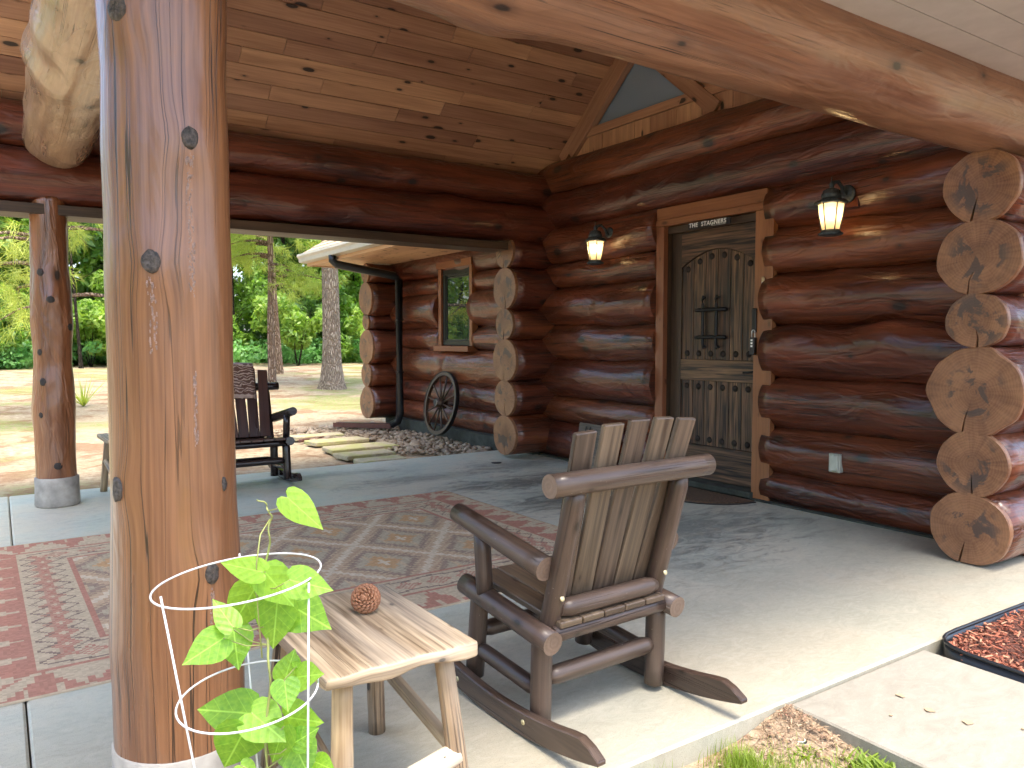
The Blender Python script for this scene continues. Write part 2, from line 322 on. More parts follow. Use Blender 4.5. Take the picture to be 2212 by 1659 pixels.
# ------------------------------------------------------------------ mesh helpers
def tag(o, label=None, cat=None, group=None, kind=None):
    if label: o['label'] = label
    if cat: o['category'] = cat
    if group: o['group'] = group
    if kind: o['kind'] = kind
    return o
def thing(name, label, cat, loc=(0, 0, 0), rz=0.0, group=None):
    o = bpy.data.objects.new(name, None); COL.objects.link(o); o.location = loc; o.rotation_euler = (0, 0, rz)
    o.empty_display_size = .1
    return tag(o, label, cat, group)
def link(name, me, parent=None, loc=None, rot=None, mat=None):
    o = bpy.data.objects.new(name, me); COL.objects.link(o)
    if mat is not None and not me.materials: me.materials.append(mat)
    if parent is not None: o.parent = parent
    if loc is not None: o.location = loc
    if rot is not None: o.rotation_euler = rot
    return o
def pydata(name, v, f, smooth=False, mat=None, uv=None):
    me = bpy.data.meshes.new(name); me.from_pydata(v, [], f); me.update()
    if uv is not None:
        l = me.uv_layers.new(name='uv'); l.data.foreach_set('uv', np.asarray(uv, 'f').ravel())
    if smooth: me.polygons.foreach_set('use_smooth', [True] * len(me.polygons))
    if mat: me.materials.append(mat)
    return me
def uv_box(me, axis=0, s=1.0, ox=0.0):
    l = me.uv_layers.get('uv') or me.uv_layers.new(name='uv')
    for p in me.polygons:
        n = [abs(c) for c in p.normal]; k = n.index(max(n)); oth = [i for i in range(3) if i != k]
        if axis in oth: u, v = axis, [i for i in oth if i != axis][0]
        else: u, v = oth
        for li in p.loop_indices:
            co = me.vertices[me.loops[li].vertex_index].co
            l.data[li].uv = (co[u] * s + ox, co[v] + k * .37)
def boxmesh(name, size, mat=None, bevel=0.0, axis=None, segs=1):
    bm = bmesh.new(); bmesh.ops.create_cube(bm, size=1.0); bmesh.ops.scale(bm, vec=size, verts=bm.verts)
    if bevel: bmesh.ops.bevel(bm, geom=bm.edges[:] + bm.verts[:], offset=bevel, segments=segs, affect='EDGES', profile=.5)
    me = bpy.data.meshes.new(name); bm.to_mesh(me); bm.free(); me.update()
    uv_box(me, list(size).index(max(size)) if axis is None else axis)
    if mat: me.materials.append(mat)
    return me
def box(name, lo, hi, mat, parent=None, bevel=0.0, axis=None, rot=None):
    size = tuple(b - a for a, b in zip(lo, hi)); c = tuple((a + b) / 2 for a, b in zip(lo, hi))
    return link(name, boxmesh(name, size, mat, bevel, axis), parent, c, rot)
def polyprism(name, pts, d0, d1, plane, mat, parent=None, bevel=0.0, axis=None):
    """pts 2-D outline; plane 'x': (y,z) extruded along x from d0 to d1; 'y': (x,z); 'z': (x,y)"""
    def P(p, d): return {'x': (d, p[0], p[1]), 'y': (p[0], d, p[1]), 'z': (p[0], p[1], d)}[plane]
    n = len(pts); v = [P(p, d0) for p in pts] + [P(p, d1) for p in pts]
    f = [tuple(range(n))[::-1], tuple(range(n, 2 * n))] + [(i, (i + 1) % n, n + (i + 1) % n, n + i) for i in range(n)]
    me = bpy.data.meshes.new(name); bm = bmesh.new()
    bv = [bm.verts.new(c) for c in v]
    for q in f: bm.faces.new([bv[i] for i in q])
    bmesh.ops.recalc_face_normals(bm, faces=bm.faces[:])
    if bevel: bmesh.ops.bevel(bm, geom=bm.edges[:], offset=bevel, segments=1, affect='EDGES')
    bm.to_mesh(me); bm.free(); me.update(); uv_box(me, 2 if axis is None else axis)
    return link(name, me, parent, mat=mat)
def frame_to(p0, p1):
    d = (Vector(p1) - Vector(p0)); L = d.length
    q = d.to_track_quat('X', 'Z'); return L, q
def logmesh(name, L, r0, r1, seed=0, amp=.05, seg=28, step=.09, mat=None, endmat=None, bulges=0, taper0=0.0, taper1=0.0, tr=.72, sq=1.0, flat=None, bend=0.0, lobes=0.0, rfun=None, cap0=True, cap1=True, bulge_h=.17):
    """rough round log along local +X; returns mesh, first ring"""
    rn = random.Random(seed); so_ = rn.uniform(0, 90)
    ts = []
    n = max(2, int(L / step))
    ts = [i / n for i in range(n + 1)]
    if taper0: ts = [0.0, min(.45, taper0 / L)] + [t for t in ts if t > taper0 / L + .02]
    if taper1: ts = [t for t in ts if t < 1 - taper1 / L - .02] + [1 - taper1 / L, 1.0]
    bl = [(rn.uniform(.03, .97), rn.uniform(0, tau), rn.uniform(.5, 1) * bulge_h) for _ in range(bulges)]
    V = []; UV = []; R = []
    for t in ts:
        x = t * L; r = (r0 + (r1 - r0) * t) if rfun is None else rfun(x)
        if taper0 and t == 0: r *= tr
        if taper1 and t == 1: r *= tr
        oy = bend * sin(t * pi * 1.3 + so_) ; oz = bend * .5 * sin(t * pi * 1.7 + so_ * 2)
        for k in range(seg):
            a = tau * k / seg
            nz = noise.noise(Vector((x * 1.1 + so_, cos(a) * .9, sin(a) * .9 + so_)))
            nz2 = noise.noise(Vector((x * 3.6 + so_ * 2, cos(a) * 2.4, sin(a) * 2.4)))
            rr = r * (1 + lobes * (.5 * cos(7 * a + 2 * so_) + .5 * cos(10 * a + so_)) + amp * nz + amp * .62 * nz2)
            for (bt, ba, bh) in bl:
                dx = (x - bt * L) / (.55 * r + .03); da = (a - ba + pi) % tau - pi
                q = dx * dx + (da / .55) ** 2
                if q < 6: rr += r * bh * math.exp(-q)
            y, z = cos(a) * rr + oy, sin(a) * rr * sq + oz
            if flat is not None and z < flat: z = flat
            V.append((x, y, z)); R.append(rr)
    m = len(ts); F = []; FU = []
    per = tau * max(r0, r1)
    for i in range(m - 1):
        for k in range(seg):
            k2 = (k + 1) % seg
            F.append((i * seg + k, i * seg + k2, (i + 1) * seg + k2, (i + 1) * seg + k))
            va, vb = per * k / seg, per * (k + 1) / seg
            FU += [(ts[i] * L, va), (ts[i] * L, vb), (ts[i + 1] * L, vb), (ts[i + 1] * L, va)]
    ns = len(F)
    if cap0: F.append(tuple(range(seg))[::-1]); FU += [(V[j][1], V[j][2]) for j in range(seg)][::-1]
    if cap1: F.append(tuple(range((m - 1) * seg, m * seg))); FU += [(V[j][1], V[j][2]) for j in range((m - 1) * seg, m * seg)]
    me = pydata(name, V, F, True, mat, FU)
    me.materials.append(endmat or mat)
    for p in list(me.polygons)[ns:]: p.material_index = 1; p.use_smooth = False
    return me, V[:seg]
def rod(name, p0, p1, r0, mat, parent=None, r1=None, endmat=None, seed=None, amp=.03, seg=16, step=.06, **kw):
    L, q = frame_to(p0, p1)
    me, _ = logmesh(name, L, r0, r0 if r1 is None else r1, RND.randint(0, 9999) if seed is None else seed, amp, seg, step, mat, endmat, **kw)
    o = link(name, me, parent, p0); o.rotation_mode = 'QUATERNION'; o.rotation_quaternion = q; return o
def tube(name, pts, r, mat, parent=None, seg=8, closed=False):
    """round wire along a polyline"""
    P = [Vector(p) for p in pts]; n = len(P); V = []; F = []
    up = Vector((0, 0, 1))
    for i, p in enumerate(P):
        a = P[i - 1] if (i > 0 or closed) else P[i]; b = P[(i + 1) % n] if (i < n - 1 or closed) else P[i]
        t = (b - a).normalized(); s = t.cross(up)
        if s.length < 1e-3: s = t.cross(Vector((1, 0, 0)))
        s.normalize(); u = s.cross(t)
        rr = r if not callable(r) else r(i / (n - 1))
        for k in range(seg): V.append(p + (s * cos(tau * k / seg) + u * sin(tau * k / seg)) * rr)
    for i in range(n if closed else n - 1):
        j = (i + 1) % n
        for k in range(seg): F.append((i * seg + k, i * seg + (k + 1) % seg, j * seg + (k + 1) % seg, j * seg + k))
    if not closed: F += [tuple(range(seg)), tuple(range((n - 1) * seg, n * seg))[::-1]]
    me = pydata(name, [tuple(v) for v in V], F, True, mat); bm = bmesh.new(); bm.from_mesh(me); bmesh.ops.recalc_face_normals(bm, faces=bm.faces[:]); bm.to_mesh(me); bm.free()
    return link(name, me, parent)
def lathe(name, prof, mat, parent=None, seg=16, loc=None, smooth=True, rot=None):
    V = []; F = []
    for (r, z) in prof:
        for k in range(seg): V.append((r * cos(tau * k / seg), r * sin(tau * k / seg), z))
    for i in range(len(prof) - 1):
        for k in range(seg): F.append((i * seg + k, i * seg + (k + 1) % seg, (i + 1) * seg + (k + 1) % seg, (i + 1) * seg + k))
    F += [tuple(range(seg))[::-1], tuple(range((len(prof) - 1) * seg, len(prof) * seg))]
    me = pydata(name, V, F, smooth, mat); return link(name, me, parent, loc, rot)

def end_cap(name, ring, depth, mat, parent, seed, crack_at=None):
    """sawn end of a log with a real drying crack: a 3 cm slice with a wedge left out"""
    rn = random.Random(seed); n = len(ring); pts = [(y, z) for (_, y, z) in ring]
    cy = sum(p[0] for p in pts) / n; cz = sum(p[1] for p in pts) / n
    k0 = rn.choice([n * 3 // 4 - 1, n * 3 // 4, n * 3 // 4 + 1]) if crack_at is None else crack_at
    out = []
    for k in range(n):
        if k == k0:
            p = pts[k]; q = pts[(k + 1) % n]; mx, mz = (p[0] + q[0]) / 2, (p[1] + q[1]) / 2
            ex, ez = q[0] - p[0], q[1] - p[1]; l = sqrt(ex * ex + ez * ez); ex /= l; ez /= l
            wd = rn.uniform(.003, .007); inn = rn.uniform(.12, .38); jog = rn.uniform(-.012, .012)
            ix, iz = cy + (mx - cy) * inn, cz + (mz - cz) * inn
            jx, jz = cy + (mx - cy) * .65 + ex * jog, cz + (mz - cz) * .65 + ez * jog
            out += [p, (mx - ex * wd, mz - ez * wd), (jx - ex * wd * .7, jz - ez * wd * .7), (ix, iz), (jx + ex * wd * .7, jz + ez * wd * .7), (mx + ex * wd, mz + ez * wd)]
        else: out.append(pts[k])
    m = len(out); V = []; 
    ins = lambda p, s: (cy + (p[0] - cy) * s, cz + (p[1] - cz) * s)
    rings = [(0.0, .975), (.006, .998), (depth, 1.0)]
    for (x, s) in rings: V += [(x, *ins(p, s)) for p in out]
    F = [tuple(range(m))[::-1]]
    for r in range(2): F += [(r * m + i, r * m + (i + 1) % m, (r + 1) * m + (i + 1) % m, (r + 1) * m + i) for i in range(m)]
    me = pydata(name, V, F, False, mat)
    return link(name, me, parent)

# ================================================================== SETTING
def ground_sheet():
    bm = bmesh.new(); N = 90
    xs = [-260 + 520 * i / N for i in range(N + 1)]
    def warp(t): return math.copysign(abs(t / 260) ** 2.2 * 260, t)
    V = []; F = []
    for j in range(N + 1):
        for i in range(N + 1):
            x, y = warp(xs[i]), warp(xs[j]) + 8
            dz = .05 * noise.noise(Vector((x * .35, y * .35, 3))) + .012 * max(0, y - 14) * (1 if y < 40 else 40 / y * 1.0)
            nearb = max(0.0, 1 - max(0, max(-3 - x, x - 6, -1 - y, y - 9)) / 3)
            V.append((x, y, -.075 + (dz if nearb <= 0 else dz * (1 - nearb))))
    for j in range(N):
        for i in range(N): a = j * (N + 1) + i; F.append((a, a + 1, a + N + 2, a + N + 1))
    return tag(link('ground', pydata('ground', V, F, True, MT['ground'])), kind='structure')
GROUND = ground_sheet()
def ground_z(x, y): return -.075 + .012 * max(0, y - 14) * (1 if y < 40 else 40 / y)

slab = tag(box('porch_slab', (.048, 1.58, -.14), (5.2, 7.02, 0), MT['slab'], bevel=.008), kind='structure')
slab.data.transform(Matrix.Translation(slab.location)); slab.location = (0, 0, 0)
s2 = tag(box('porch_slab', (-2.4, 1.58, -.14), (.0425, 7.02, -.001), MT['slab'], bevel=.008), kind='structure')
s2.data.transform(Matrix.Translation(s2.location)); s2.location = (0, 0, 0)
s3 = tag(box('porch_slab', (5.22, 1.58, -.14), (9, 1.9, -.003), MT['slab'], bevel=.008), kind='structure')
s3.data.transform(Matrix.Translation(s3.location)); s3.location = (0, 0, 0)
walk = tag(box('sidewalk', (2.16, -6, -.13), (2.985, 1.572, -.012), MT['walk'], bevel=.006), kind='structure')
walk.data.transform(Matrix.Translation(walk.location)); walk.location = (0, 0, 0)
# leaf stains on the walk are flat brown leaves
for k, (x, y, s) in enumerate(((2.52, 1.40, .014), (2.50, 1.29, .016), (2.52, 1.18, .017), (2.62, 1.06, .008), (2.36, 1.34, .006))):
    n = 9; rn = random.Random(k); V = [(x + cos(tau * i / n) * s * rn.uniform(.6, 1.2), y + sin(tau * i / n) * s * rn.uniform(.6, 1.2), -.0085 + rn.uniform(0, .003)) for i in range(n)]
    V2 = [(a, b, c - .002) for a, b, c in V]
    o = link('fallen_leaf', pydata('fallen_leaf', V + V2, [tuple(range(n))] + [(i, n + i, n + (i + 1) % n, (i + 1) % n) for i in range(n)], False, MT['debris']))
    tag(o, ('brown dry leaf on the sidewalk, nearest the porch slab', 'brown dry leaf in the middle of the sidewalk row', 'largest brown dry leaf on the pale sidewalk', 'tiny leaf speck on the sidewalk beyond the larger leaves', 'tiny leaf speck left of the brown sidewalk leaves')[k], 'leaf', 'dry leaves on the sidewalk')

# soil wedge in front of the porch
def soil():
    nx, ny = 110, 60; V = []; F = []
    for j in range(ny + 1):
        for i in range(nx + 1):
            x = -2.4 + 4.56 * i / nx; y = .1 + 1.478 * j / ny
            z = -.085 + .022 * noise.noise(Vector((x * 4, y * 4, 1))) + .010 * noise.noise(Vector((x * 17, y * 17, 5)))
            d = sqrt((x - 2.15) ** 2 + (y - 1.57) ** 2); z += .075 * math.exp(-(d / .22) ** 2)
            V.append((x, y, min(z, -.006)))
    for j in range(ny):
        for i in range(nx): a = j * (nx + 1) + i; F.append((a, a + 1, a + nx + 2, a + nx + 1))
    return tag(link('soil', pydata('soil', V, F, True, MT['soil'])), kind='structure')
soil()

# ================================================================== LOG CABIN
cabin = thing('log_cabin', 'red brown log cabin with plank door, window and sawn log ends', 'cabin', (4.8, 4.3, 0))
def under(o, parent):
    o.parent = parent; o.matrix_parent_inverse = Matrix.Translation(parent.location).inverted(); return o
SEED = [100]
def wlog(p0, p1, r0, r1, parent=cabin, cap=None, mat='log', amp=.05, bulges=6, name='log', seg=30, sq=1.0, flat=None, endmat=None, lobes=None):
    """a log from p0 to p1; cap=True saws p0's end as a part of its own"""
    SEED[0] += 1; L, q = frame_to(p0, p1); d = .03 if cap else 0
    me, ring = logmesh(name, L - d, r0, r1, SEED[0], amp, seg, .10, MT[mat], MT['crack'] if cap else (endmat or MT['log']), bulges=bulges, sq=sq, flat=flat, lobes=lobes or 0)
    if d:
        for v in me.vertices: v.co.x += d
    o = link(name, me, None, p0); o.rotation_mode = 'QUATERNION'; o.rotation_quaternion = q
    under(o, parent)
    if cap:
        c = end_cap('log_end', ring, d + .002, MT['end'], o, SEED[0]); c['label'] = 'pale sawn log end with rings'
    return o
XW = 4.84                     # axis of the door and window wall
# -- cross wall by the near corner, its ends facing the porch
for (z0, z1, r) in ((-.0, .388, .205), (.372, .712, .18), (.69, 1.16, .245), (1.155, 1.44, .163), (1.437, 1.822, .215), (1.81, 2.178, .193)):
    zc = (z0 + z1) / 2
    big = r > .23
    wlog((4.27, 2.03, zc), (8.2, 2.03 + RND.uniform(-.02, .02), zc + RND.uniform(-.02, .02)), r, r * 1.02, cap=True, amp=.045 if big else .05, lobes=.028 if big else .008, seg=44, sq=(z1 - z0) / 2 / r * 1.02, flat=-.188 if z0 < .01 else None)
# -- cross wall by the inner corner
for (z0, z1) in ((.03, .43), (.428, .787), (.782, 1.2), (1.2, 1.507), (1.507, 1.915), (1.913, 2.215)):
    zc = (z0 + z1) / 2; r = (z1 - z0) / 2 * 1.03
    wlog((4.25, 6.515, zc), (6.4, 6.515, zc), r, r, cap=True, amp=.05, seg=32)
# -- far cross wall
for (z0, z1) in ((.10, .55), (.55, .87), (.85, 1.33), (1.33, 1.55), (1.55, 1.98), (1.98, 2.24)):
    zc = (z0 + z1) / 2; r = (z1 - z0) / 2 * 1.03
    wlog((4.27, 10.06, zc), (8.0, 10.06, zc), r, r, cap=True, amp=.09, lobes=.02, seg=32)
# -- door wall, right of the door
for (z0, z1) in ((-.02, .225), (.225, .56), (.56, .92), (.92, 1.30), (1.30, 1.675), (1.675, 2.005), (2.005, 2.325)):
    zc = (z0 + z1) / 2; r = (z1 - z0) / 2 * 1.07
    wlog((XW, 3.712, zc), (XW, 1.9, zc), max(r, .165), max(r, .165) * 1.02, amp=.07, bulges=9, sq=r / max(r, .165))
# -- door wall, left of the door
for (z0, z1) in ((.0, .36), (.36, .625), (.625, 1.005), (1.005, 1.335), (1.335, 1.715), (1.715, 1.965), (1.965, 2.325)):
    zc = (z0 + z1) / 2; r = (z1 - z0) / 2 * 1.07
    wlog((XW, 4.832, zc), (XW, 6.6, zc), max(r, .165) * 1.02, max(r, .165), amp=.06, sq=r / max(r, .165))
# -- the two long logs above the door
wlog((XW, 6.75, 2.49), (XW, 1.8, 2.48), .195, .20, amp=.07, bulges=16)
wlog((XW, 6.75, 2.82), (XW, 1.8, 2.815), .180, .175, amp=.08, bulges=14)
# -- window wall
for (z0, z1, split) in ((.09, .375, 0), (.365, .66, 0), (.655, 1.075, 0), (1.07, 1.355, 1), (1.35, 1.785, 1), (1.775, 2.005, 1), (2.0, 2.33, 0)):
    zc = (z0 + z1) / 2; r = (z1 - z0) / 2 * 1.06; rr = max(r, .165)
    for a, b in (((6.5, 7.86), (8.71, 10.1)) if split else ((6.5, 10.1),)):
        wlog((XW, a, zc), (XW, b, zc), rr, rr * 1.02, amp=.07, sq=r / rr, bulges=8)
box('foundation', (4.62, 6.55, -.2), (5.1, 10.2, .11), MT['found'], None); under(bpy.data.objects['foundation'], cabin)
under(box('foundation', (4.66, 2.0, -.1), (5.1, 6.5, .012), MT['found']), cabin)
under(box('inner_wall', (5.0, 2.1, 0), (5.04, 10.0, 3.0), MT['crack']), cabin)     # the room side of the log wall, closes the joints

# -- door
def build_door():
    y0, y1, z0, z1, X = 3.825, 4.74, .06, 2.085, 4.80
    door = under(box('door', (X + .012, y0, z0), (X + .05, y1, z1), MT['doord'], axis=2), cabin)
    door['label'] = 'dark weathered plank door with iron studs and arched top panel'
    def sub(o): return under2(o, door)
    def under2(o, p):
        o.parent = p; o.matrix_parent_inverse = (Matrix.Translation(p.location)).inverted() ; return o
    yl, yr = 4.625, 3.862
    sub(box('stile', (X - .012, yl, z0), (X + .012, y1, z1), MT['doord'], bevel=.003, axis=2)); sub(box('stile', (X - .012, y0, z0), (X + .012, yr, z1), MT['doord'], bevel=.003, axis=2))
    sub(box('rail', (X - .012, yr, z0), (X + .012, yl, .335), MT['doorw'], bevel=.003, axis=1)); sub(box('rail', (X - .012, yr, .865), (X + .012, yl, 1.035), MT['doorw'], bevel=.003, axis=1))
    pts = [(yr, z1), (yr, 1.80)] + [(yr + (yl - yr) * t, 1.80 + .125 * sin(pi * t)) for t in [i / 14 for i in range(1, 14)]] + [(yl, 1.80), (yl, z1)]
    sub(polyprism('rail', pts, X - .012, X + .012, 'x', MT['doorw'], axis=1))
    n = 6; w_ = (yl - yr) / n
    for i in range(n):
        a, b = yr + i * w_ + .003, yr + (i + 1) * w_ - .003
        t0, t1 = (a - yr) / (yl - yr), (b - yr) / (yl - yr)
        sub(polyprism('plank', [(a, 1.037), (b, 1.037), (b, 1.798 + .122 * sin(pi * t1)), (a, 1.798 + .122 * sin(pi * t0))], X + .001, X + .012, 'x', MT['doorw'], bevel=.002))
        sub(polyprism('plank', [(a, .337), (b, .337), (b, .863), (a, .863)], X + .001, X + .012, 'x', MT['doorw'], bevel=.002))
        tm = (t0 + t1) / 2
        for z in (.385, .815, 1.085, 1.748 + .122 * sin(pi * tm)):
            s = lathe('stud', [(.026, 0), (.025, .005), (.016, .013), (.003, .016)], MT['stud'], None, 12, (X + .001, (a + b) / 2, z), rot=(0, -pi / 2, 0)); sub(s)
    # speakeasy grille
    gy, gz = 4.285, 1.33; gx = X - .03
    for z in (1.215, 1.435): sub(tube('grille_bar', [(gx, gy + .155, z), (gx, gy + .13, z + .004), (gx, gy - .13, z + .004), (gx, gy - .155, z)], .015, MT['iron']))
    for y in (gy + .085, gy - .055): sub(tube('grille_bar', [(gx + .004, y - .02, 1.53), (gx, y - .005, 1.545), (gx, y + .008, 1.52), (gx, y, 1.48), (gx, y, 1.17), (gx, y - .012, 1.13), (gx + .004, y - .03, 1.145)], .013, MT['iron']))
    for z in (1.215, 1.435):
        for y in (gy + .085, gy - .055): sub(rod('grille_pin', (gx, y, z), (X + .01, y, z), .006, MT['iron'], seg=8))
    sub(box('grille_door', (X - .004, gy - .045, 1.225), (X + .002, gy + .075, 1.425), MT['doord'], bevel=.002))
    # lever pull
    sub(tube('handle', [(X + .01, 3.842, .955), (X - .04, 3.842, .957), (X - .045, 3.87, .95), (X - .045, 3.94, .945)], .008, MT['iron']))
    sub(box('handle_plate', (X - .016, 3.833, .93), (X - .010, 3.852, .985), MT['iron'], bevel=.002))
    # frame and casing
    under(box('door_jamb', (4.75, 4.742, .0), (4.9, 4.80, 2.14), MT['doord'], axis=2), cabin); under(box('door_jamb', (4.75, 3.775, .0), (4.9, 3.823, 2.14), MT['doord'], axis=2), cabin)
    under(box('door_jamb', (4.748, 3.775, 2.087), (4.9, 4.80, 2.142), MT['doord'], axis=1), cabin)
    under(box('threshold', (4.66, 3.78, .0), (4.86, 4.80, .055), MT['found'], bevel=.004, axis=1), cabin)
    under(box('door_casing', (4.695, 4.742, .0), (4.748, 4.832, 2.145), MT['pine'], bevel=.003, axis=2), cabin)
    under(box('door_casing', (4.695, 3.64, .0), (4.748, 3.80, 2.145), MT['pine'], bevel=.003, axis=2), cabin)
    under(box('door_casing', (4.690, 3.70, 2.147), (4.75, 4.835, 2.20), MT['pine'], bevel=.003, axis=1), cabin)
    under(box('door_casing', (4.696, 3.70, 2.202), (4.752, 4.83, 2.30), MT['pine'], bevel=.003, axis=1), cabin)
build_door()

# -- window
def build_window():
    y0, y1, z0, z1 = 7.905, 8.60, 1.125, 2.06
    win = under(box('window', (4.72, y0, z0), (4.78, y1, z1), MT['black'], bevel=.003), cabin); win['label'] = 'dark narrow window with pine surround'
    def sub(o):
        o.parent = win; o.matrix_parent_inverse = Matrix.Translation(win.location).inverted(); return o
    sub(box('pane', (4.712, y0 + .075, z0 + .075), (4.716, y1 - .075, z1 - .075), MT['pane']))
    for (a, b, c, d) in ((y0, y1, z0, z0 + .06), (y0, y1, z1 - .06, z1), (y0, y0 + .06, z0 + .062, z1 - .062), (y1 - .06, y1, z0 + .062, z1 - .062)):
        sub(box('window_frame', (4.69, a, c), (4.719, b, d), MT['downspout'], bevel=.004))
    for (a, b, c, d) in ((y0 + .06, y1 - .06, z0 + .06, z0 + .075), (y0 + .06, y1 - .06, z1 - .075, z1 - .06), (y0 + .06, y0 + .075, z0 + .076, z1 - .076), (y1 - .075, y1 - .06, z0 + .076, z1 - .076)):
        sub(box('window_frame', (4.70, a, c), (4.7195, b, d), MT['black']))
    under(box('window_casing', (4.665, y1 + .002, 1.06), (4.75, y1 + .075, 2.075), MT['pine'], bevel=.003, axis=2), cabin)
    under(box('window_casing', (4.665, y0 - .06, 1.06), (4.75, y0 - .002, 2.075), MT['pine'], bevel=.003, axis=2), cabin)
    under(box('window_casing', (4.655, y0 - .06, 2.077), (4.75, y1 + .11, 2.165), MT['pine'], bevel=.003, axis=1), cabin)
    under(box('window_sill', (4.60, y0 - .07, 1.055), (4.75, y1 + .09, 1.122), MT['pine'], bevel=.004, axis=1), cabin)
build_window()

# -- main roof eave over the window wall, gutter, downspout
SL = .62
def eave():
    ang = math.atan(SL); y0, y1 = 7.12, 10.85
    n = 12; cw = .145
    for i in range(n):
        x = 3.66 + i * cw * cos(ang); z = 2.405 + i * cw * sin(ang)
        o = under(link('shingle_course', boxmesh('shingle_course', (cw * 1.25, y1 - y0 + .0, .014), MT['shingle'], axis=1), None, (x + .09, (y0 + y1) / 2 + .02 * (i % 2), z + .06), (0, -ang + .05, 0)), cabin)
    x0 = 3.7
    under(polyprism('roof', [(3.72, 2.40), (9.6, 2.40 + (9.6 - 3.72) * SL), (9.6, 2.26 + (9.6 - 3.72) * SL), (3.72, 2.36)], 7.12, 10.85, 'y', MT['shingle']), cabin)
    for i in range(6):
        under(box('soffit_board', (3.74 + i * .185, 6.95, 2.25 + .0004 * i), (3.74 + (i + 1) * .185 - .003, 10.8, 2.268), MT['soffit'], axis=1), cabin)
    under(box('fascia', (3.715, 6.95, 2.235), (3.738, 10.82, 2.40), MT['soffit'], bevel=.002, axis=1), cabin)
    under(box('fascia', (3.738, 10.802, 2.235), (4.7, 10.825, 2.40), MT['soffit'], axis=0), cabin)
    pr = [(3.71, 2.395), (3.585, 2.395), (3.580, 2.365), (3.605, 2.335), (3.612, 2.285), (3.712, 2.275), (3.712, 2.285), (3.62, 2.296), (3.614, 2.34), (3.590, 2.368), (3.594, 2.386), (3.71, 2.386)]
    under(polyprism('gutter', pr, 6.95, 10.86, 'y', MT['gutter']), cabin)
    tube_sq('downspout', [(3.655, 9.66, 2.285), (3.655, 9.66, 2.22), (3.70, 9.645, 2.17), (4.46, 9.50, 2.045), (4.515, 9.50, 1.99), (4.515, 9.50, .20), (4.50, 9.53, .09), (4.44, 9.60, .045)], .054, MT['downspout'])
    for z in (1.45, .75): under(box('downspout_strap', (4.47, 9.455, z), (4.56, 9.545, z + .02), MT['downspout'], bevel=.002), cabin)
def tube_sq(name, pts, r, mat):
    o = tube(name, pts, r, mat, seg=8); return under(o, cabin)
eave()

# -- gable wall over the door, seen under the porch roof
PS = .845                                       # porch roof pitch (rise over run)
def zin(Y): return 2.985 + (6.42 - Y) * PS if Y > 4.275 else 2.985 + (Y - 2.13) * PS
def gable():
    rn = random.Random(5); y = 6.52
    while y > 2.0:
        w_ = rn.choice((.16, .2, .24, .12)); a = max(2.0, y - w_)
        o = under(box('gable_plank', (4.845 + rn.uniform(0, .004), a + .0015, 2.955), (4.87, y - .0015, 3.155), MT['ceil'], axis=2), cabin); y = a
    under(box('gable_sill', (4.825, 2.0, 3.156), (4.875, 6.3, 3.235), MT['ceil'], bevel=.002, axis=1), cabin)
    under(polyprism('gable_glass', [(6.1, 3.236), (4.275, 4.72), (2.45, 3.236)], 4.885, 4.89, 'x', MT['gpane']), cabin)
    def bar(ya, za, yb, zb, wd, x0, x1, nm, mt='ceil'):
        d = Vector((yb - ya, zb - za)).normalized(); p = Vector((-d.y, d.x)) * wd / 2
        pts = [(ya + p.x, za + p.y), (yb + p.x, zb + p.y), (yb - p.x, zb - p.y), (ya - p.x, za - p.y)]
        c = ((ya + yb) / 2, (za + zb) / 2)
        L = sqrt((yb - ya) ** 2 + (zb - za) ** 2); me = boxmesh(nm, (x1 - x0, L, wd), MT[mt], .003, 1)
        o = link(nm, me, None, ((x0 + x1) / 2, c[0], c[1]), (math.atan2(zb - za, yb - ya), 0, 0)); return under(o, cabin)
    bar(6.33, 3.03, 4.275, 3.03 + 2.055 * PS, .17, 4.80, 4.862, 'gable_rafter'); bar(6.16, 3.02, 4.275, 3.02 + 1.885 * PS, .075, 4.80, 4.875, 'gable_rafter')
    bar(2.22, 3.03, 4.275, 3.03 + 2.055 * PS, .17, 4.80, 4.862, 'gable_rafter')
    bar(5.35, 3.92, 4.31, 3.03, .13, 4.815, 4.872, 'gable_brace')
    under(polyprism('gable_panel', [(4.45, 3.237), (5.1, 3.8), (4.3, 4.4), (2.9, 3.237)], 4.878, 4.883, 'x', MT['ceil']), cabin)
    bar(4.06, 3.2, 4.06, 3.75, .06, 4.83, 4.876, 'gable_brace'); bar(3.95, 3.22, 3.55, 3.6, .10, 4.83, 4.8755, 'gable_brace')
gable()

# ================================================================== PORCH ROOF
porch = thing('covered_porch', 'gabled porch roof on two log posts with log beams and plank ceiling', 'porch', (2.2, 4.3, 0))
def plog(*a, **k): return wlog(*a, parent=porch, **k)
# back beam: two logs and a lintel board under them
plog((-.5, 6.52, 2.335), (5.2, 6.52, 2.36), .212, .20, amp=.05, bulges=12, name='beam', cap=True, flat=-.185)
plog((-.5, 6.52, 2.70), (5.2, 6.52, 2.71), .168, .17, amp=.05, bulges=12, name='beam', cap=True)
under(box('lintel_board', (-.45, 6.36, 2.075), (4.2, 6.66, 2.148), MT['doord'], bevel=.004, axis=0), porch)
# front beam
fb = plog((-.5, 2.03, 2.405), (8.2, 2.03, 2.405), .235, .238, amp=.035, bulges=10, name='beam', cap=True, mat='beam')
plog((-.5, 2.03, 2.80), (8.2, 2.03, 2.81), .17, .17, amp=.04, bulges=6, name='beam', cap=True)
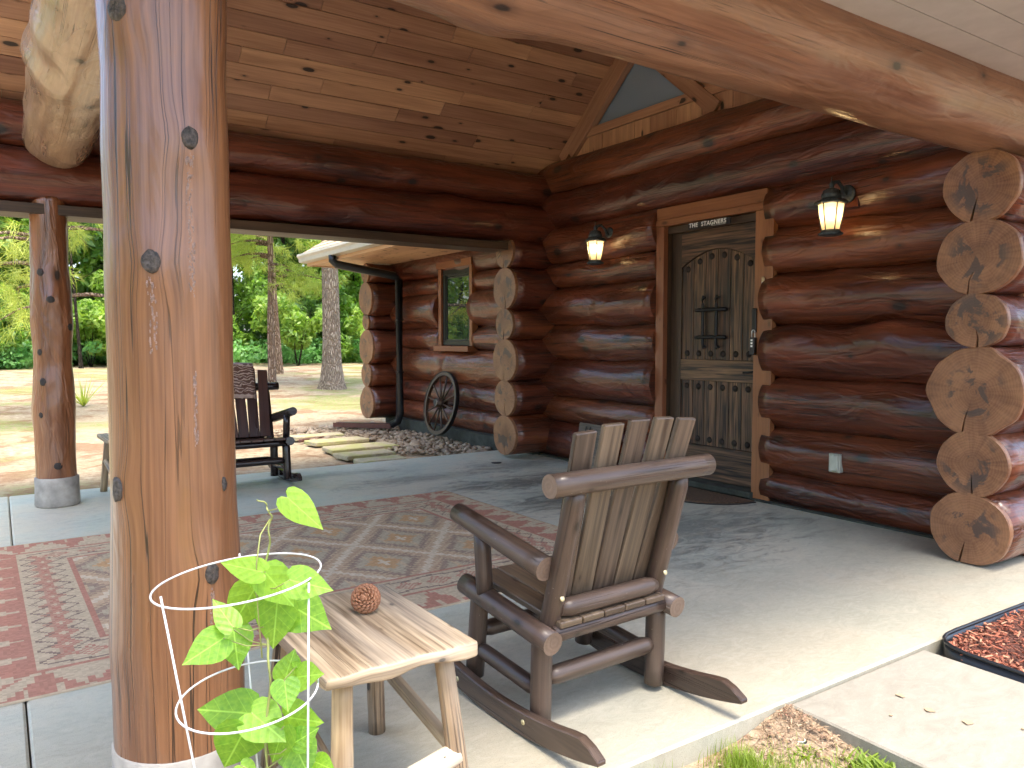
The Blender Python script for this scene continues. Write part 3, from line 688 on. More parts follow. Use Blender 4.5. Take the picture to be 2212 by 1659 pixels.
# tie log across the posts
plog((.41, 6.45, 2.615), (.37, 1.7, 2.60), .212, .215, amp=.06, bulges=9, name='tie_beam', mat='tie')
def ceiling():
    ang = math.atan(PS); rn = random.Random(21); wd = .136; x0, x1 = -.75, 4.862
    cl = under(polyprism('ceiling', [(6.62, 2.84), (4.275, 2.84 + 2.345 * PS), (1.93, 2.84), (1.93, 3.06), (4.275, 3.06 + 2.345 * PS), (6.62, 3.06)], x0, x1 - .02, 'x', MT['ceil'], axis=0), porch)
    # the slab above is the roof deck; boards hang below it on the back slope
    for v in cl.data.vertices: v.co.z += .21
    for i in range(-2, 13):
        s0 = i * wd; x = x0 + rn.uniform(-1.4, 0)
        while x < x1:
            L = rn.choice((.75, 1.1, 1.5, 1.9, 2.4)); a, b = max(x, x0), min(x + L, x1); x += L
            if b - a < .12: continue
            sm = s0 + wd / 2; Yc = 6.50 - sm * cos(ang); Zc = 2.918 + sm * sin(ang) + .012
            me = boxmesh('ceiling_board', (b - a - .003, wd - .004, .016), MT['ceil'], .0015, 0)
            o = link('ceiling_board', me, None, ((a + b) / 2, Yc, Zc + rn.uniform(-.0015, .0015)), (-ang, 0, 0))
            o.parent = cl; o.matrix_parent_inverse = Matrix.Translation(porch.location).inverted() if False else (cl.matrix_parent_inverse.copy() if False else Matrix.Identity(4))
            o.parent = cl
    return cl
CEIL = ceiling()
# eaves: level soffits outside both beams, fascia, and the outer roof skin
def porch_roof():
    for (ya, yb, nm) in ((1.16, 1.815, 0), (6.74, 7.18, 1)):
        n = 4; w_ = (yb - ya) / n
        for i in range(n):
            under(box('soffit_board', (-.8, ya + i * w_ + .002, 2.445), (8.4 if nm == 0 else 3.55, ya + (i + 1) * w_ - .002, 2.462), MT['soffit'] if nm else MT['psoffit'], axis=0), porch)
    under(box('fascia', (-.8, 1.13, 2.40), (8.4, 1.158, 2.60), MT['psoffit'], axis=0), porch)
    under(box('fascia', (-.8, 7.182, 2.40), (3.55, 7.21, 2.60), MT['soffit'], axis=0), porch)
    T = [(1.12, 2.56), (4.275, 2.56 + 3.155 * PS), (7.22, 2.56 + .21 * PS)]
    under(polyprism('roof', [(1.10, 2.60), (4.275, 2.60 + 3.175 * PS + .0), (7.23, 2.82), (7.23, 2.92), (4.275, 2.70 + 3.175 * PS + .06), (1.10, 2.70)], -.85, 9.5, 'x', MT['shingle'], axis=0), porch)
MT['psoffit'] = plain('pale_painted_soffit', (.50, .47, .46), .7, var=.06, scale=6)
porch_roof()

def post(name, x, y, ztop, rtab, seed, mat, label, knots, sleeve_r, leanx=0.0, amp=.03, seg=48, resin=()):
    L = ztop - .18
    def rf(s):
        z = .18 + s
        for (za, ra), (zb, rb) in zip(rtab, rtab[1:]):
            if za <= z <= zb: return ra + (rb - ra) * (z - za) / (zb - za)
        return rtab[-1][1] if z > rtab[-1][0] else rtab[0][1]
    me, ring = logmesh(name, L, .15, .15, seed, amp, seg, .035, mat, MT['end'], rfun=rf, bulges=0)
    # swell round every knot
    for v in me.vertices:
        a = atan2(v.co.z, v.co.y); 
    o = link(name, me, None, (x, y, .18)); o.rotation_euler = (0, -pi / 2 + leanx, 0)
    # local: X up, Y stays world Y, local Z -> world -X
    for (deg, z, rw, rh) in knots:
        a = radians(deg); wx, wy = cos(a), sin(a)
        for v in me.vertices:
            la = atan2(v.co.y, -v.co.z); da = (la - a + pi) % tau - pi
            q = ((v.co.x - (z - .18)) / (rh * 2.6)) ** 2 + (da * .15 / (rw * 2.6)) ** 2
            if q < 5:
                k = 1 + .07 * math.exp(-q); v.co.y *= k; v.co.z *= k
    # the grain (UV) spreads round each knot
    uvd = me.uv_layers['uv'].data
    for p in me.polygons:
        if p.material_index: continue
        for li in p.loop_indices:
            v = me.vertices[me.loops[li].vertex_index].co; la = atan2(v.y, -v.z); sh = 0.0
            for (deg, z, rw, rh) in knots:
                da = (la - radians(deg) + pi) % tau - pi; q = ((v.x - (z - .18)) / (rh * 2.4)) ** 2 + (da * .15 / (rw * 2.2)) ** 2
                if q < 6: sh += da * .15 * .7 * math.exp(-q)
            uvd[li].uv[1] += sh
    under(o, porch); o['label'] = label
    for i, (deg, z, rw, rh) in enumerate(knots):
        a = radians(deg); r = rf(z - .18) * 1.05 + .002
        # largest radius of the skin there
        best = min(me.vertices, key=lambda v: (v.co.x - (z - .18)) ** 2 + ((((atan2(v.co.y, -v.co.z) - a + pi) % tau) - pi) * .15) ** 2)
        r = sqrt(best.co.y ** 2 + best.co.z ** 2)
        n = 14; V = []; F = []; rn = random.Random(i + seed)
        for ring_, (s, h) in enumerate(((1.0, -.004), (.93, .003), (.55, .0045), (.0, .002))):
            for k in range(n):
                t = tau * k / n; rr = s * (1 + rn.uniform(-.08, .08))
                da = a + cos(t) * rw * rr / r; zz = z + sin(t) * rh * rr
                R = r + h * (1 if y < 4 else .5) - (0 if s < 1 else .004) + rn.uniform(-.0012, .0012) * (s > 0)
                V.append((x + cos(da) * R, y + sin(da) * R, zz))
        for j in range(3): F += [(j * n + k, j * n + (k + 1) % n, (j + 1) * n + (k + 1) % n, (j + 1) * n + k) for k in range(n)]
        ko = link('knot', pydata('knot', V, F, True, MT['knot'] if y < 4 else MT['knotd'])); ko.parent = o; ko.matrix_parent_inverse = (Matrix.Translation((x, y, .18)) @ Euler((0, -pi / 2 + leanx, 0)).to_matrix().to_4x4()).inverted()
        ko['label'] = 'dark grey knot'
    for (deg, za, zb, wd) in resin:
        V = []; F = []; rn = random.Random(int(za * 100)); z = zb
        while z > za:
            a = radians(deg) + rn.uniform(-1, 1) * wd / .15; b = min(me.vertices, key=lambda v: (v.co.x - (z - .18)) ** 2 + ((((atan2(v.co.y, -v.co.z) - a + pi) % tau) - pi) * .15) ** 2)
            r = sqrt(b.co.y ** 2 + b.co.z ** 2); s = rn.uniform(.0015, .0038); hh = s * rn.uniform(1, 4); base = len(V)
            for k in range(6): t = tau * k / 6; da = a + cos(t) * s / r; V.append((x + cos(da) * (r - .001), y + sin(da) * (r - .001), z + sin(t) * hh))
            V.append((x + cos(a) * (r + s * .8), y + sin(a) * (r + s * .8), z)); F += [(base + k, base + (k + 1) % 6, base + 6) for k in range(6)]
            z -= rn.uniform(.001, .006)
        ro = link('resin', pydata('resin', V, F, True, MT['resin'])); ro.parent = o; ro['kind'] = 'stuff'
        ro.matrix_parent_inverse = (Matrix.Translation((x, y, .18)) @ Euler((0, -pi / 2 + leanx, 0)).to_matrix().to_4x4()).inverted()
    sl = lathe('post_sleeve', [(sleeve_r * .985, .0), (sleeve_r * 1.03, .012), (sleeve_r * 1.01, .06), (sleeve_r, .14), (sleeve_r * 1.0, .206), (sleeve_r * .97, .210)], MT['sleeve'], None, 36, (x, y, 0))
    for v in sl.data.vertices:
        q = 1 + .02 * noise.noise(Vector((v.co.x * 14, v.co.y * 14, v.co.z * 10 + seed))); v.co.x *= q; v.co.y *= q
    under(sl, porch)
    return o
post('post', .360, 2.05, 2.25, [(.2, .153), (.36, .154), (.46, .158), (.58, .152), (.68, .149), (.80, .144), (.9, .1435), (1.13, .142), (1.34, .144), (1.5, .141), (1.66, .143), (1.83, .139), (1.98, .145), (2.3, .147)], 7, MT['post'],
     'thick honey coloured log post nearest the camera',
     ((-81, 1.66, .020, .027), (-114.5, 1.375, .022, .028), (-138, 1.935, .024, .032), (-72, .645, .018, .026), (-153, .853, .018, .030), (-55, .852, .007, .018)), .158, amp=.012, seg=56,
     resin=((-81, 1.30, 1.625, .008), (-115, 1.17, 1.34, .009), (-72, .50, .61, .004), (-80, .95, 1.12, .004)))
post('post', .340, 6.47, 2.2, [(.2, .128), (.5, .130), (.71, .141), (.9, .130), (1.03, .122), (1.30, .133), (1.52, .129), (1.7, .118), (1.93, .118), (2.2, .116)], 19, MT['post2'],
     'slim dark knobbly log post at the far corner', ((-123, 1.67, .024, .028), (-94, 1.48, .028, .026), (-41, 1.29, .024, .028), (-130, 1.11, .020, .024), (-121, .90, .024, .030), (-127, .667, .016, .022), (-89, .30, .030, .028)), .142, amp=.085, seg=44)

# ================================================================== LANTERNS
def lantern(y, zb, label):
    t = thing('wall_lantern', label, 'lantern', (4.49, y, zb), 0, 'lit lanterns either side of the door')
    M_ = MT['lantern']; R6 = lambda r, z, o=0: [(r * cos(tau * k / 6 + o), r * sin(tau * k / 6 + o), z) for k in range(6)]
    lathe('base', [(.035, 0), (.072, .008), (.078, .016), (.060, .030), (.056, .040)], M_, t, 18)
    prof = [(.052, .04), (.062, .09), (.072, .145), (.080, .205)]
    for k in range(6):
        V = []; 
        for (r, z) in prof:
            for q in (0, 1): a = tau * (k + q) / 6; V.append((r * cos(a), r * sin(a), z))
        F = [(i * 2, i * 2 + 1, i * 2 + 3, i * 2 + 2) for i in range(3)]
        link('glass_panel', pydata('glass_panel', V, F, False, MT['frost']), t)
        tube('rib', [((r + .002) * cos(tau * k / 6), (r + .002) * sin(tau * k / 6), z) for r, z in prof], .0042, M_, t, 6)
    lathe('roof', [(.080, .203), (.100, .207), (.103, .214), (.086, .232), (.060, .240)], M_, t, 6, smooth=False)
    lathe('collar', [(.060, .240), (.060, .270), (.052, .276), (.052, .290), (.030, .302)], M_, t, 18)
    lathe('finial', [(.024, .300), (.014, .315), (.018, .328), (.010, .342), (.004, .352), (.003, .372), (.0008, .384)], M_, t, 10)
    tube('arm', [(0, 0, .305), (.02, 0, .345), (.07, 0, .355), (.11, 0, .325), (.135, 0, .285), (.16, 0, .275)], .012, M_, t)
    lathe('back_plate', [(.060, 0), (.060, .010), (.048, .018), (.02, .024)], M_, t, 20, (.172, 0, .285), rot=(0, -pi / 2, 0))
    box('mount_board', (.182, -.07, .20), (.25, .07, .36), MT['log'], t, .004)
    b = lathe('bulb', [(.008, 0), (.010, .012), (.021, .04), (.023, .055), (.018, .072), (.004, .082)], MT['bulb'], t, 14, (0, 0, .10))
    lathe('bulb_socket', [(.011, 0), (.011, .03), (.008, .034)], M_, t, 12, (0, 0, .07))
    return t
lantern(3.04, 1.862, 'lit carriage lantern right of the door, beside the round log ends')
lantern(5.39, 1.868, 'lit carriage lantern left of the door, near the inner corner')

# ================================================================== SMALL THINGS ON THE WALL
def text_mesh(s, size, mat, extrude=.002, shear=0.0, spacing=1.0, bold=0.0):
    cu = bpy.data.curves.new('t', 'FONT'); cu.body = s; cu.size = size; cu.extrude = extrude; cu.shear = shear; cu.space_character = spacing; cu.offset = bold; cu.align_x = 'CENTER'; cu.align_y = 'CENTER'
    o = bpy.data.objects.new('t', cu); COL.objects.link(o); dg = bpy.context.evaluated_depsgraph_get(); me = bpy.data.meshes.new_from_object(o.evaluated_get(dg)); bpy.data.objects.remove(o)
    me.materials.clear(); me.materials.append(mat); return me
sg = thing('name_sign', 'small black sign with white capitals over the door', 'sign', (4.665, 4.222, 2.105))
box('board', (-.006, -.215, -.026), (.006, .215, .026), MT['black'], sg, .002)
tm = text_mesh('THE  STAGNERS', .048, MT['whitep'], .0015, .08, 1.12, .0008)
o = link('lettering', tm, sg, (-.009, .012, .001)); o.rotation_euler = (pi / 2, 0, -pi / 2)
box('underline', (-.0085, -.17, -.0225), (-.0065, -.03, -.0205), MT['whitep'], sg)

ws = thing('welcome_board', 'old wooden sign with dark script leaning on the wall by the corner', 'sign', (4.50, 5.45, 0), 0)
b = box('board', (-.015, -.22, 0), (.015, .22, .42), MT['signboard'], ws, .003, axis=1); b.rotation_euler = (0, radians(8), 0); b.location = (.03, 0, .212)
tm = text_mesh('H', .13, MT['black'], .001, .35, 1, .002); o = link('lettering', tm, ws, (-.012 + .05, .105, .345)); o.rotation_euler = (pi / 2 - 0, 0, -pi / 2); o.rotation_euler = Euler((pi / 2, 0, -pi / 2)); o.location = (.030, .10, .345)
ot = thing('outlet_cover', 'pale weatherproof outlet cover on the log right of the door', 'outlet', (4.645, 3.07, .375))
box('plate', (-.012, -.042, -.062), (.03, .042, .062), MT['outlet'], ot, .004); box('lid', (-.026, -.034, -.052), (-.013, .030, .056), MT['outlet'], ot, .005); box('latch', (-.030, -.006, .048), (-.027, .006, .058), MT['outlet'], ot, .001)
lk = thing('lock_box', 'black padlock key box hanging by the door edge', 'lock', (4.735, 3.79, 1.16))
box('body', (-.075, -.022, -.075), (-.035, .022, .055), MT['black'], lk, .006)
tube('shackle', [(-.055, -.014, .05), (-.055, -.014, .10), (-.05, 0, .115), (-.055, .014, .10), (-.055, .014, .05)], .0045, MT['whitep'], lk)
for z in (-.01, .012, .034): box('dial', (-.0785, -.012, z - .007), (-.0755, .006, z + .007), MT['whitep'], lk, .001)
box('hasp', (-.055, -.02, .09), (-.03, .018, .27), MT['iron'], lk, .005)
tb = thing('brass_tube', 'small cream tube fixed upright on the right door casing', 'tube', (4.685, 3.715, 1.60))
lathe('body', [(.006, -.05), (.010, -.045), (.010, .02), (.007, .024)], MT['whitep'], tb, 12); lathe('cap', [(.0105, .022), (.0115, .026), (.0115, .052), (.006, .058)], MT['brass'], tb, 12)

# ================================================================== YARD THINGS BY THE WINDOW WALL
wh = thing('wagon_wheel', 'dark spoked wagon wheel leaning below the window', 'wheel', (4.44, 8.34, .03))
def wheel():
    R = .395; lean = Euler((0, radians(11), 0)).to_matrix()
    def T(y, z, x=0): v = lean @ Vector((x, y, z)); return (v.x, v.y, v.z)
    def ringmesh(nm, r0, r1, w_, mat):
        n = 48; V = []; F = []
        for k in range(n):
            a = tau * k / n
            for (r, x) in ((r0, -w_), (r1, -w_), (r1, w_), (r0, w_)): V.append(T(r * cos(a), R + r * sin(a), x))
        for k in range(n):
            j = (k + 1) % n
            for q in range(4): F.append((k * 4 + q, k * 4 + (q + 1) % 4, j * 4 + (q + 1) % 4, j * 4 + q))
        me = pydata(nm, V, F, False, mat); bm = bmesh.new(); bm.from_mesh(me); bmesh.ops.recalc_face_normals(bm, faces=bm.faces[:]); bm.to_mesh(me); bm.free(); return link(nm, me, wh)
    ringmesh('tyre', R - .008, R, .024, MT['iron']); ringmesh('felloe', R - .05, R - .009, .020, MT['doord'])
    for k in range(12):
        a = tau * (k + .3) / 12; rod('spoke', T(.05 * cos(a), R + .05 * sin(a)), T((R - .045) * cos(a), R + (R - .045) * sin(a)), .013, MT['doord'], wh, r1=.010, seg=10, step=.1)
    rod('hub', T(0, R, -.075), T(0, R, .06), .05, MT['doord'], wh, r1=.06, seg=18, endmat=MT['iron']); rod('hub_ring', T(0, R, -.085), T(0, R, -.06), .040, MT['sleeve'], wh, seg=18, endmat=MT['iron'])
wheel()
tr = thing('splash_trough', 'brown downspout extension lying on the river rocks', 'trough', (0, 0, 0))
def trough():
    pts = [(-.05, .06), (-.05, 0), (.05, 0), (.05, .06), (.043, .06), (.043, .007), (-.043, .007), (-.043, .06)]
    me_o = polyprism('channel', pts, 0, .85, 'y', MT['trough'], tr, axis=1)
    box('lid', (-.052, .0, .061), (.052, .80, .066), MT['trough'], tr, .001, axis=1)
trough(); tr.location = (4.44, 9.60, -.005); tr.rotation_euler = (0, 0, radians(42))
t2 = thing('metal_strip', 'flat dark brown metal strip lying by the stepping stones', 'strip', (3.30, 9.35, -.05), radians(-60))
polyprism('strip', [(-.03, -.3), (.03, -.3), (.05, .3), (.0, .34), (-.03, .3)], 0, .035, 'z', MT['trough'], t2, .006)
# stepping stones
for i, (x0, x1, y0, y1, rz) in enumerate(((2.98, 3.46, 7.10, 7.36, .02), (2.95, 3.55, 7.55, 7.86, .03), (3.02, 3.80, 8.05, 8.42, .02), (3.05, 3.76, 8.75, 9.05, .03), (3.02, 3.70, 9.35, 9.62, 0))):
    rn = random.Random(i); c = ((x0 + x1) / 2, (y0 + y1) / 2); hx, hy = (x1 - x0) / 2, (y1 - y0) / 2
    pts = [(sx * hx * rn.uniform(.9, 1.05), sy * hy * rn.uniform(.9, 1.05)) for sx, sy in ((-1, -1), (0, -1), (1, -1), (1, 1), (0, 1), (-1, 1))]
    me_o = polyprism('stepping_stone', pts, 0, .05, 'z', MT['step'], None, .008); me_o.location = (*c, -.055); me_o.rotation_euler = (0, 0, rz)
    tag(me_o, ('moss green stepping stone touching the porch slab', 'second mossy stepping stone out from the porch slab', 'middle stepping stone of the five, large and tan', 'fourth stepping stone from the porch slab', 'farthest tan stepping stone beside the metal strip')[i], 'stepping stone', 'stepping stones behind the porch')
# river rocks
def rockmesh(seed):
    rn = random.Random(seed); bm = bmesh.new(); bmesh.ops.create_icosphere(bm, subdivisions=2 if seed < 4 else 1, radius=1)
    s = (1, rn.uniform(.6, .9), rn.uniform(.35, .55))
    for v in bm.verts:
        k = 1 + .28 * noise.noise(v.co * 1.3 + Vector((seed * 3.1, 0, 0))); v.co = Vector((v.co.x * s[0], v.co.y * s[1], v.co.z * s[2])) * k
    me = bpy.data.meshes.new('river_rock'); bm.to_mesh(me); bm.free(); me.polygons.foreach_set('use_smooth', [True] * len(me.polygons)); me.materials.append(MT['rock']); return me
def in_bed(x, y):
    if y < 7.06 or y > 10.6: return False
    lo = 3.62 + .10 * sin(y * 3) + (.45 if y < 7.6 else .25 if y < 9 else -.35)
    return lo - .15 < x < 4.62
def rocks():
    rn = random.Random(3); ms = [rockmesh(i) for i in range(8)]
    n = 0
    while n < 140:
        x, y = rn.uniform(3.2, 4.6), rn.uniform(7.06, 10.5)
        if not in_bed(x, y): continue
        s = rn.uniform(.032, .064) * (1 if rn.random() > .12 else 1.4)
        o = link('river_rock', ms[n % 8], None, (x, y, -.045 + s * .2), (rn.uniform(-.3, .3), rn.uniform(-.3, .3), rn.uniform(0, tau))); o.scale = (s, s, s)
        tag(o, 'rounded tan river rock in the bed below the window', 'rock', 'river rocks below the window'); n += 1
    V = []; F = []; m0 = rockmesh(9); bv = [v.co.copy() for v in m0.vertices]; bf = [tuple(p.vertices) for p in m0.polygons]
    for _ in range(1900):
        x, y = rn.uniform(3.0, 4.64), rn.uniform(7.04, 10.6)
        if not in_bed(x, y): continue
        s = rn.uniform(.018, .05); e = Euler((rn.uniform(-.4, .4), rn.uniform(-.4, .4), rn.uniform(0, tau))).to_matrix(); b = len(V)
        c = Vector((x, y, -.065 + s * .35 + rn.uniform(0, .02))); V += [tuple(e @ v * s + c) for v in bv]; F += [tuple(i + b for i in f) for f in bf]
    tag(link('pebbles', pydata('pebbles', V, F, True, MT['rock'])), 'small tan pebbles filling the bed below the window', 'pebbles', kind='stuff')
rocks()

# ================================================================== RUG
def rug():
    x0, x1, y0, y1 = -.17, 2.95, 3.0, 5.31; W, D = x1 - x0, y1 - y0
    nx, ny = 260, 190; cw, ch = W / nx, D / ny
    RED = (.41, .185, .13); CREAM = (.50, .40, .27); TAN = (.49, .37, .235); DARK = (.20, .145, .115); ORANGE = (.50, .30, .145); LT = (.60, .50, .36); OLIVE = (.42, .35, .24); PURP = (.29, .205, .155); ROSE = (.43, .25, .175)
    rn = random.Random(2)
    def st(v, q): return math.floor(v / q + .5) * q
    def tri(t, p): t = (t / p) % 1.0; return abs(t * 2 - 1)
    def colour(x, y):
        ex = min(x, W - x); ey = min(y, D - y); e = min(ex, ey); along = y if ex < ey else x
        end = ex < ey
        if e < .012: return CREAM
        if e < .215:                                    # outer stepped triangles
            t = tri(st(along, .02), .20 if end else .26); k = st((e - .012) / .2, .14)
            return RED if ((t < k * 1.05 - .05) if end else (t > k)) ^ (tri(st(along, .02), .10) > .8 and k < .3) else CREAM
        if e < .245: return RED
        if e < .455:
            m_ = e - .35
            if end:
                z1 = -.062 + .034 * (tri(along, .125) * 2 - 1); z2 = .062 + .034 * (tri(along + .03, .125) * 2 - 1)
            else:
                z1 = -.075 + .014 * (tri(along, .30) * 2 - 1); z2 = .075 + .014 * (tri(along + .15, .30) * 2 - 1)
            if abs(m_ - z1) < .0075 or abs(m_ - z2) < .0075: return DARK
            p = .135 if end else .17; t = abs(((along / p) % 1) - .5) * p; dd = st(abs(m_), .013) / .062 + st(t, .013) / .068
            if dd < .28: return CREAM
            if dd < .55: return RED
            if dd < .72: return ROSE if end else CREAM
            if dd < .98: return RED
            return CREAM if abs(m_) > .02 or not end else ROSE
        if e < .49: return RED if e > .465 else CREAM
        # field: stepped diamond lattice, centres .60 x .82 apart in two offset rows
        fx = x + x0 - 1.991; fy = y + y0 - 4.185; q = .024
        best = None
        for (ox, oy) in ((0, 0), (.298, .41)):
            dx = (fx - ox + .298) % .596 - .298; dy = (fy - oy + .41) % .82 - .41
            v = st(abs(dx), q) / .298 + st(abs(dy), q) / .41
            best = v if best is None else min(best, v)
        v = best; jag = ((math.floor(fx / q) + math.floor(fy / q)) % 2) * .05
        if v < .13: return LT
        if v < .33: return ORANGE
        if v < .60 - jag: return OLIVE if (math.floor(fx / q) % 5) else TAN
        if v < .74 - jag: return PURP
        if v < .83: return TAN if jag else (.40, .26, .17)
        if v < .925: return (.48, .34, .22)
        return LT
    V = [(x0 + i * cw, y0 + j * ch, .006 + .0015 * noise.noise(Vector((i * .07, j * .07, 0)))) for j in range(ny + 1) for i in range(nx + 1)]
    F = [(j * (nx + 1) + i, j * (nx + 1) + i + 1, (j + 1) * (nx + 1) + i + 1, (j + 1) * (nx + 1) + i) for j in range(ny) for i in range(nx)]
    cols = np.empty((nx * ny, 4, 4), 'f')
    for j in range(ny):
        for i in range(nx):
            c = colour((i + .5) * cw, (j + .5) * ch); k = 1 + rn.uniform(-.14, .14)
            cols[j * nx + i, :, :3] = [min(1, q * k * 1.18) for q in c]; cols[j * nx + i, :, 3] = 1
    # rim down to the floor
    bi = [i for i in range(nx + 1)] + [(j + 1) * (nx + 1) + nx for j in range(ny)] + [ny * (nx + 1) + nx - 1 - i for i in range(nx)] + [(ny - 1 - j) * (nx + 1) for j in range(ny - 1)]
    b0 = len(V); V += [(V[k][0], V[k][1], .0005) for k in bi]; n = len(bi)
    F += [(bi[k], b0 + k, b0 + (k + 1) % n, bi[(k + 1) % n]) for k in range(n)]
    me = pydata('rug', V, F, True, MT['rug']); at = me.color_attributes.new('col', 'FLOAT_COLOR', 'CORNER')
    full = np.ones((len(me.loops), 4), 'f'); full[:, :3] = CREAM; full[:nx * ny * 4] = cols.reshape(-1, 4); at.data.foreach_set('color', full.ravel())
    o = link('rug', me); R = Matrix.Rotation(radians(1.0), 4, 'Z'); c = Vector((1.4, 4.15, 0)); o.matrix_world = Matrix.Translation(c) @ R @ Matrix.Translation(-c)
    return tag(o, 'faded red and tan kilim rug with stepped diamonds on the porch floor', 'rug')
rug()
dm = thing('door_mat', 'dark half round coir mat at the foot of the door', 'mat', (4.60, 4.12, .0))
pts = [(.02, -.42), (.02, .42)] + [(-.42 * sin(pi * t), .42 * cos(pi * t)) for t in [i / 18 for i in range(1, 18)]]
polyprism('pile', pts, .001, .014, 'z', MT['mat'], dm, .003)
rim = [(x * 1.035, y * 1.035) for x, y in pts]; polyprism('rim', rim, .0005, .008, 'z', MT['black'], dm, .002)
dr = thing('floor_cap', 'small dark round cap set in the slab near the corner', 'cap', (4.02, 6.30, 0))
lathe('cap', [(.05, .0005), (.05, .004), (.03, .005)], MT['black'], dr, 18)

# ================================================================== ROCKING CHAIRS
def rocker_chair(loc, rz, label, m_log, m_slat, m_end, seed):
    t = thing('rocking_chair', label, 'rocking chair', loc, rz); rn = random.Random(seed)
    def R(nm, p0, p1, r, **k): return rod(nm, p0, p1, r, m_log, t, endmat=m_end, seed=rn.randint(0, 9999), **k)
    pen = dict(taper0=.035, taper1=.035)
    for s in (-1, 1):
        R('seat_rail', (s * .268, -.25, .305), (s * .268, .225, .365), .0355, amp=.04)
        R('leg', (s * .248, -.165, .022), (s * .248, -.172, .30), .0335, taper1=.03)
        R('leg', (s * .248, .20, .05), (s * .248, .165, .345), .0325, taper1=.03)
        R('back_post', (s * .222, -.165, .300), (s * .222, -.300, .770), .0315, taper0=.025, taper1=.04)
        R('arm_post', (s * .272, .10, .355), (s * .275, .115, .575), .028)
        R('arm', (s * .292, .235, .612), (s * .266, -.215, .520), .033, r1=.039, amp=.07)
        R('side_stretcher', (s * .245, -.155, .125), (s * .245, .18, .150), .026, **pen)
        # rocker plank
        n = 22; top = []; bot = []
        for i in range(n + 1):
            b = -.50 + .86 * i / n; zb = .0015 + .30 * (b + .05) ** 2; hh = .072
            u = (b + .50) / .86
            if u < .12: hh *= .18 + .82 * sin(u / .12 * pi / 2)
            if u > .93: hh *= .35 + .65 * cos((u - .93) / .07 * pi / 2)
            bot.append((b, zb)); top.append((b, zb + hh))
        o = polyprism('rocker', bot + top[::-1], s * .286, s * .318, 'x', m_log, t, .003, axis=1)
        for b in (-.17, .20):
            lathe('screw', [(.009, 0), (.008, .002), (.002, .003)], MT['screw'], t, 10, (s * .3185, b, .052), rot=(0, s * pi / 2, 0))
        d = Vector((0, -.300 + .165, .780 - .30)).normalized()
        for k_ in (.14,):
            p = Vector((s * .222, -.165, .30)) + d * k_; lathe('screw', [(.009, 0), (.008, .002), (.002, .003)], MT['screw'], t, 10, (p.x, p.y - .0335, p.z - .006), rot=(radians(70), 0, 0))
    R('top_bar', (-.335, -.314, .790), (.335, -.314, .790), .0345, seg=24)
    R('back_bar', (-.205, -.205, .385), (.205, -.205, .385), .029, **pen)
    R('seat_cross_rail', (-.235, -.205, .312), (.235, -.205, .312), .026); R('seat_cross_rail', (-.235, .19, .348), (.235, .19, .348), .026)
    R('stretcher', (-.225, -.168, .165), (.225, -.168, .165), .030, **pen); R('stretcher', (-.225, .19, .205), (.225, .19, .205), .028, **pen)
    # seat slats run front to back
    for i in range(5):
        a = (i - 2) * .0905; me = boxmesh('seat_slat', (.086, .47, .020), m_slat, .003, 1); o = link('seat_slat', me, t, (a, .0, .365), (math.atan2(.036, .395), 0, 0))
    # fanned back slats
    hts = (.585, .602, .610, .610, .602)
    lean = math.atan2(.135, .475)
    for i in range(5):
        L = hts[i]; a0 = (i - 2) * .0885 + .006; fan = (i - 2) * -.030 - .012
        me = boxmesh('back_slat', (.0865, .018, L), m_slat, .003, 2)
        for v in me.vertices:
            if v.co.z > 0: 
                if v.co.z > L / 2 - .004: v.co.x *= .93
        o = link('back_slat', me, t); base = Vector((a0, -.150, .372))
        rot = Euler((lean, 0, 0)).to_matrix().to_4x4() @ Matrix.Rotation(-fan, 4, 'Y'); o.matrix_local = Matrix.Translation(base) @ rot @ Matrix.Translation((0, 0, L / 2))
    return t
rocker_chair((1.592, 2.045, .0), radians(2.4), 'weathered brown log rocking chair in front, seen from behind', MT['chair'], MT['chairslat'], MT['endchair'], 1)
rocker_chair((1.725, 6.50, .0), radians(180), 'nearly black log rocking chair with a throw, facing the camera', MT['chair2'], MT['chair2slat'], MT['chair2'], 2)
# throw over the dark chair's back
def throw():
    L = math.atan2(.135, .475); V = []; F = []; UV = []; n, m = 26, 14
    base = Vector((1.725, 6.50, 0))
    prof = []
    for i in range(n + 1):
        s = i / n
        # s: front hang bottom -> over the top -> back
        if s < .68: h = .34 + s / .68 * .305; off = -.026 - .006 * sin(s * 12)
        elif s < .76: h = .645 + .012 * sin((s - .68) / .08 * pi); off = -.026 + (s - .68) / .08 * .056
        else: h = .645 - (s - .76) / .24 * .22; off = .030
        prof.append((h, off, s))
    for (h, off, s) in prof:
        for j in range(m + 1):
            a = -.20 + .315 * j / m
            wv = .006 * sin(j * 1.9 + s * 5) + .004 * noise.noise(Vector((j * .6, s * 9, 2)))
            y = .150 + sin(L) * h + (off - .01 + wv * (.3 + (1 - s))) ; z = .372 + cos(L) * h - .012 * abs(j / m - .5)
            V.append((base.x + a, base.y + y, base.z + z))
    for i in range(n):
        for j in range(m):
            F.append((i * (m + 1) + j, i * (m + 1) + j + 1, (i + 1) * (m + 1) + j + 1, (i + 1) * (m + 1) + j))
            for (ii, jj) in ((i, j), (i, j + 1), (i + 1, j + 1), (i + 1, j)): UV.append((jj / m * .4, ii / n * .6))
    me = pydata('throw_blanket', V, F, True, MT['throw'], UV); o = link('throw_blanket', me)
    md = o.modifiers.new('solid', 'SOLIDIFY'); md.thickness = .006
    return tag(o, 'brown paisley throw folded over the dark rocking chair back', 'blanket')
throw()

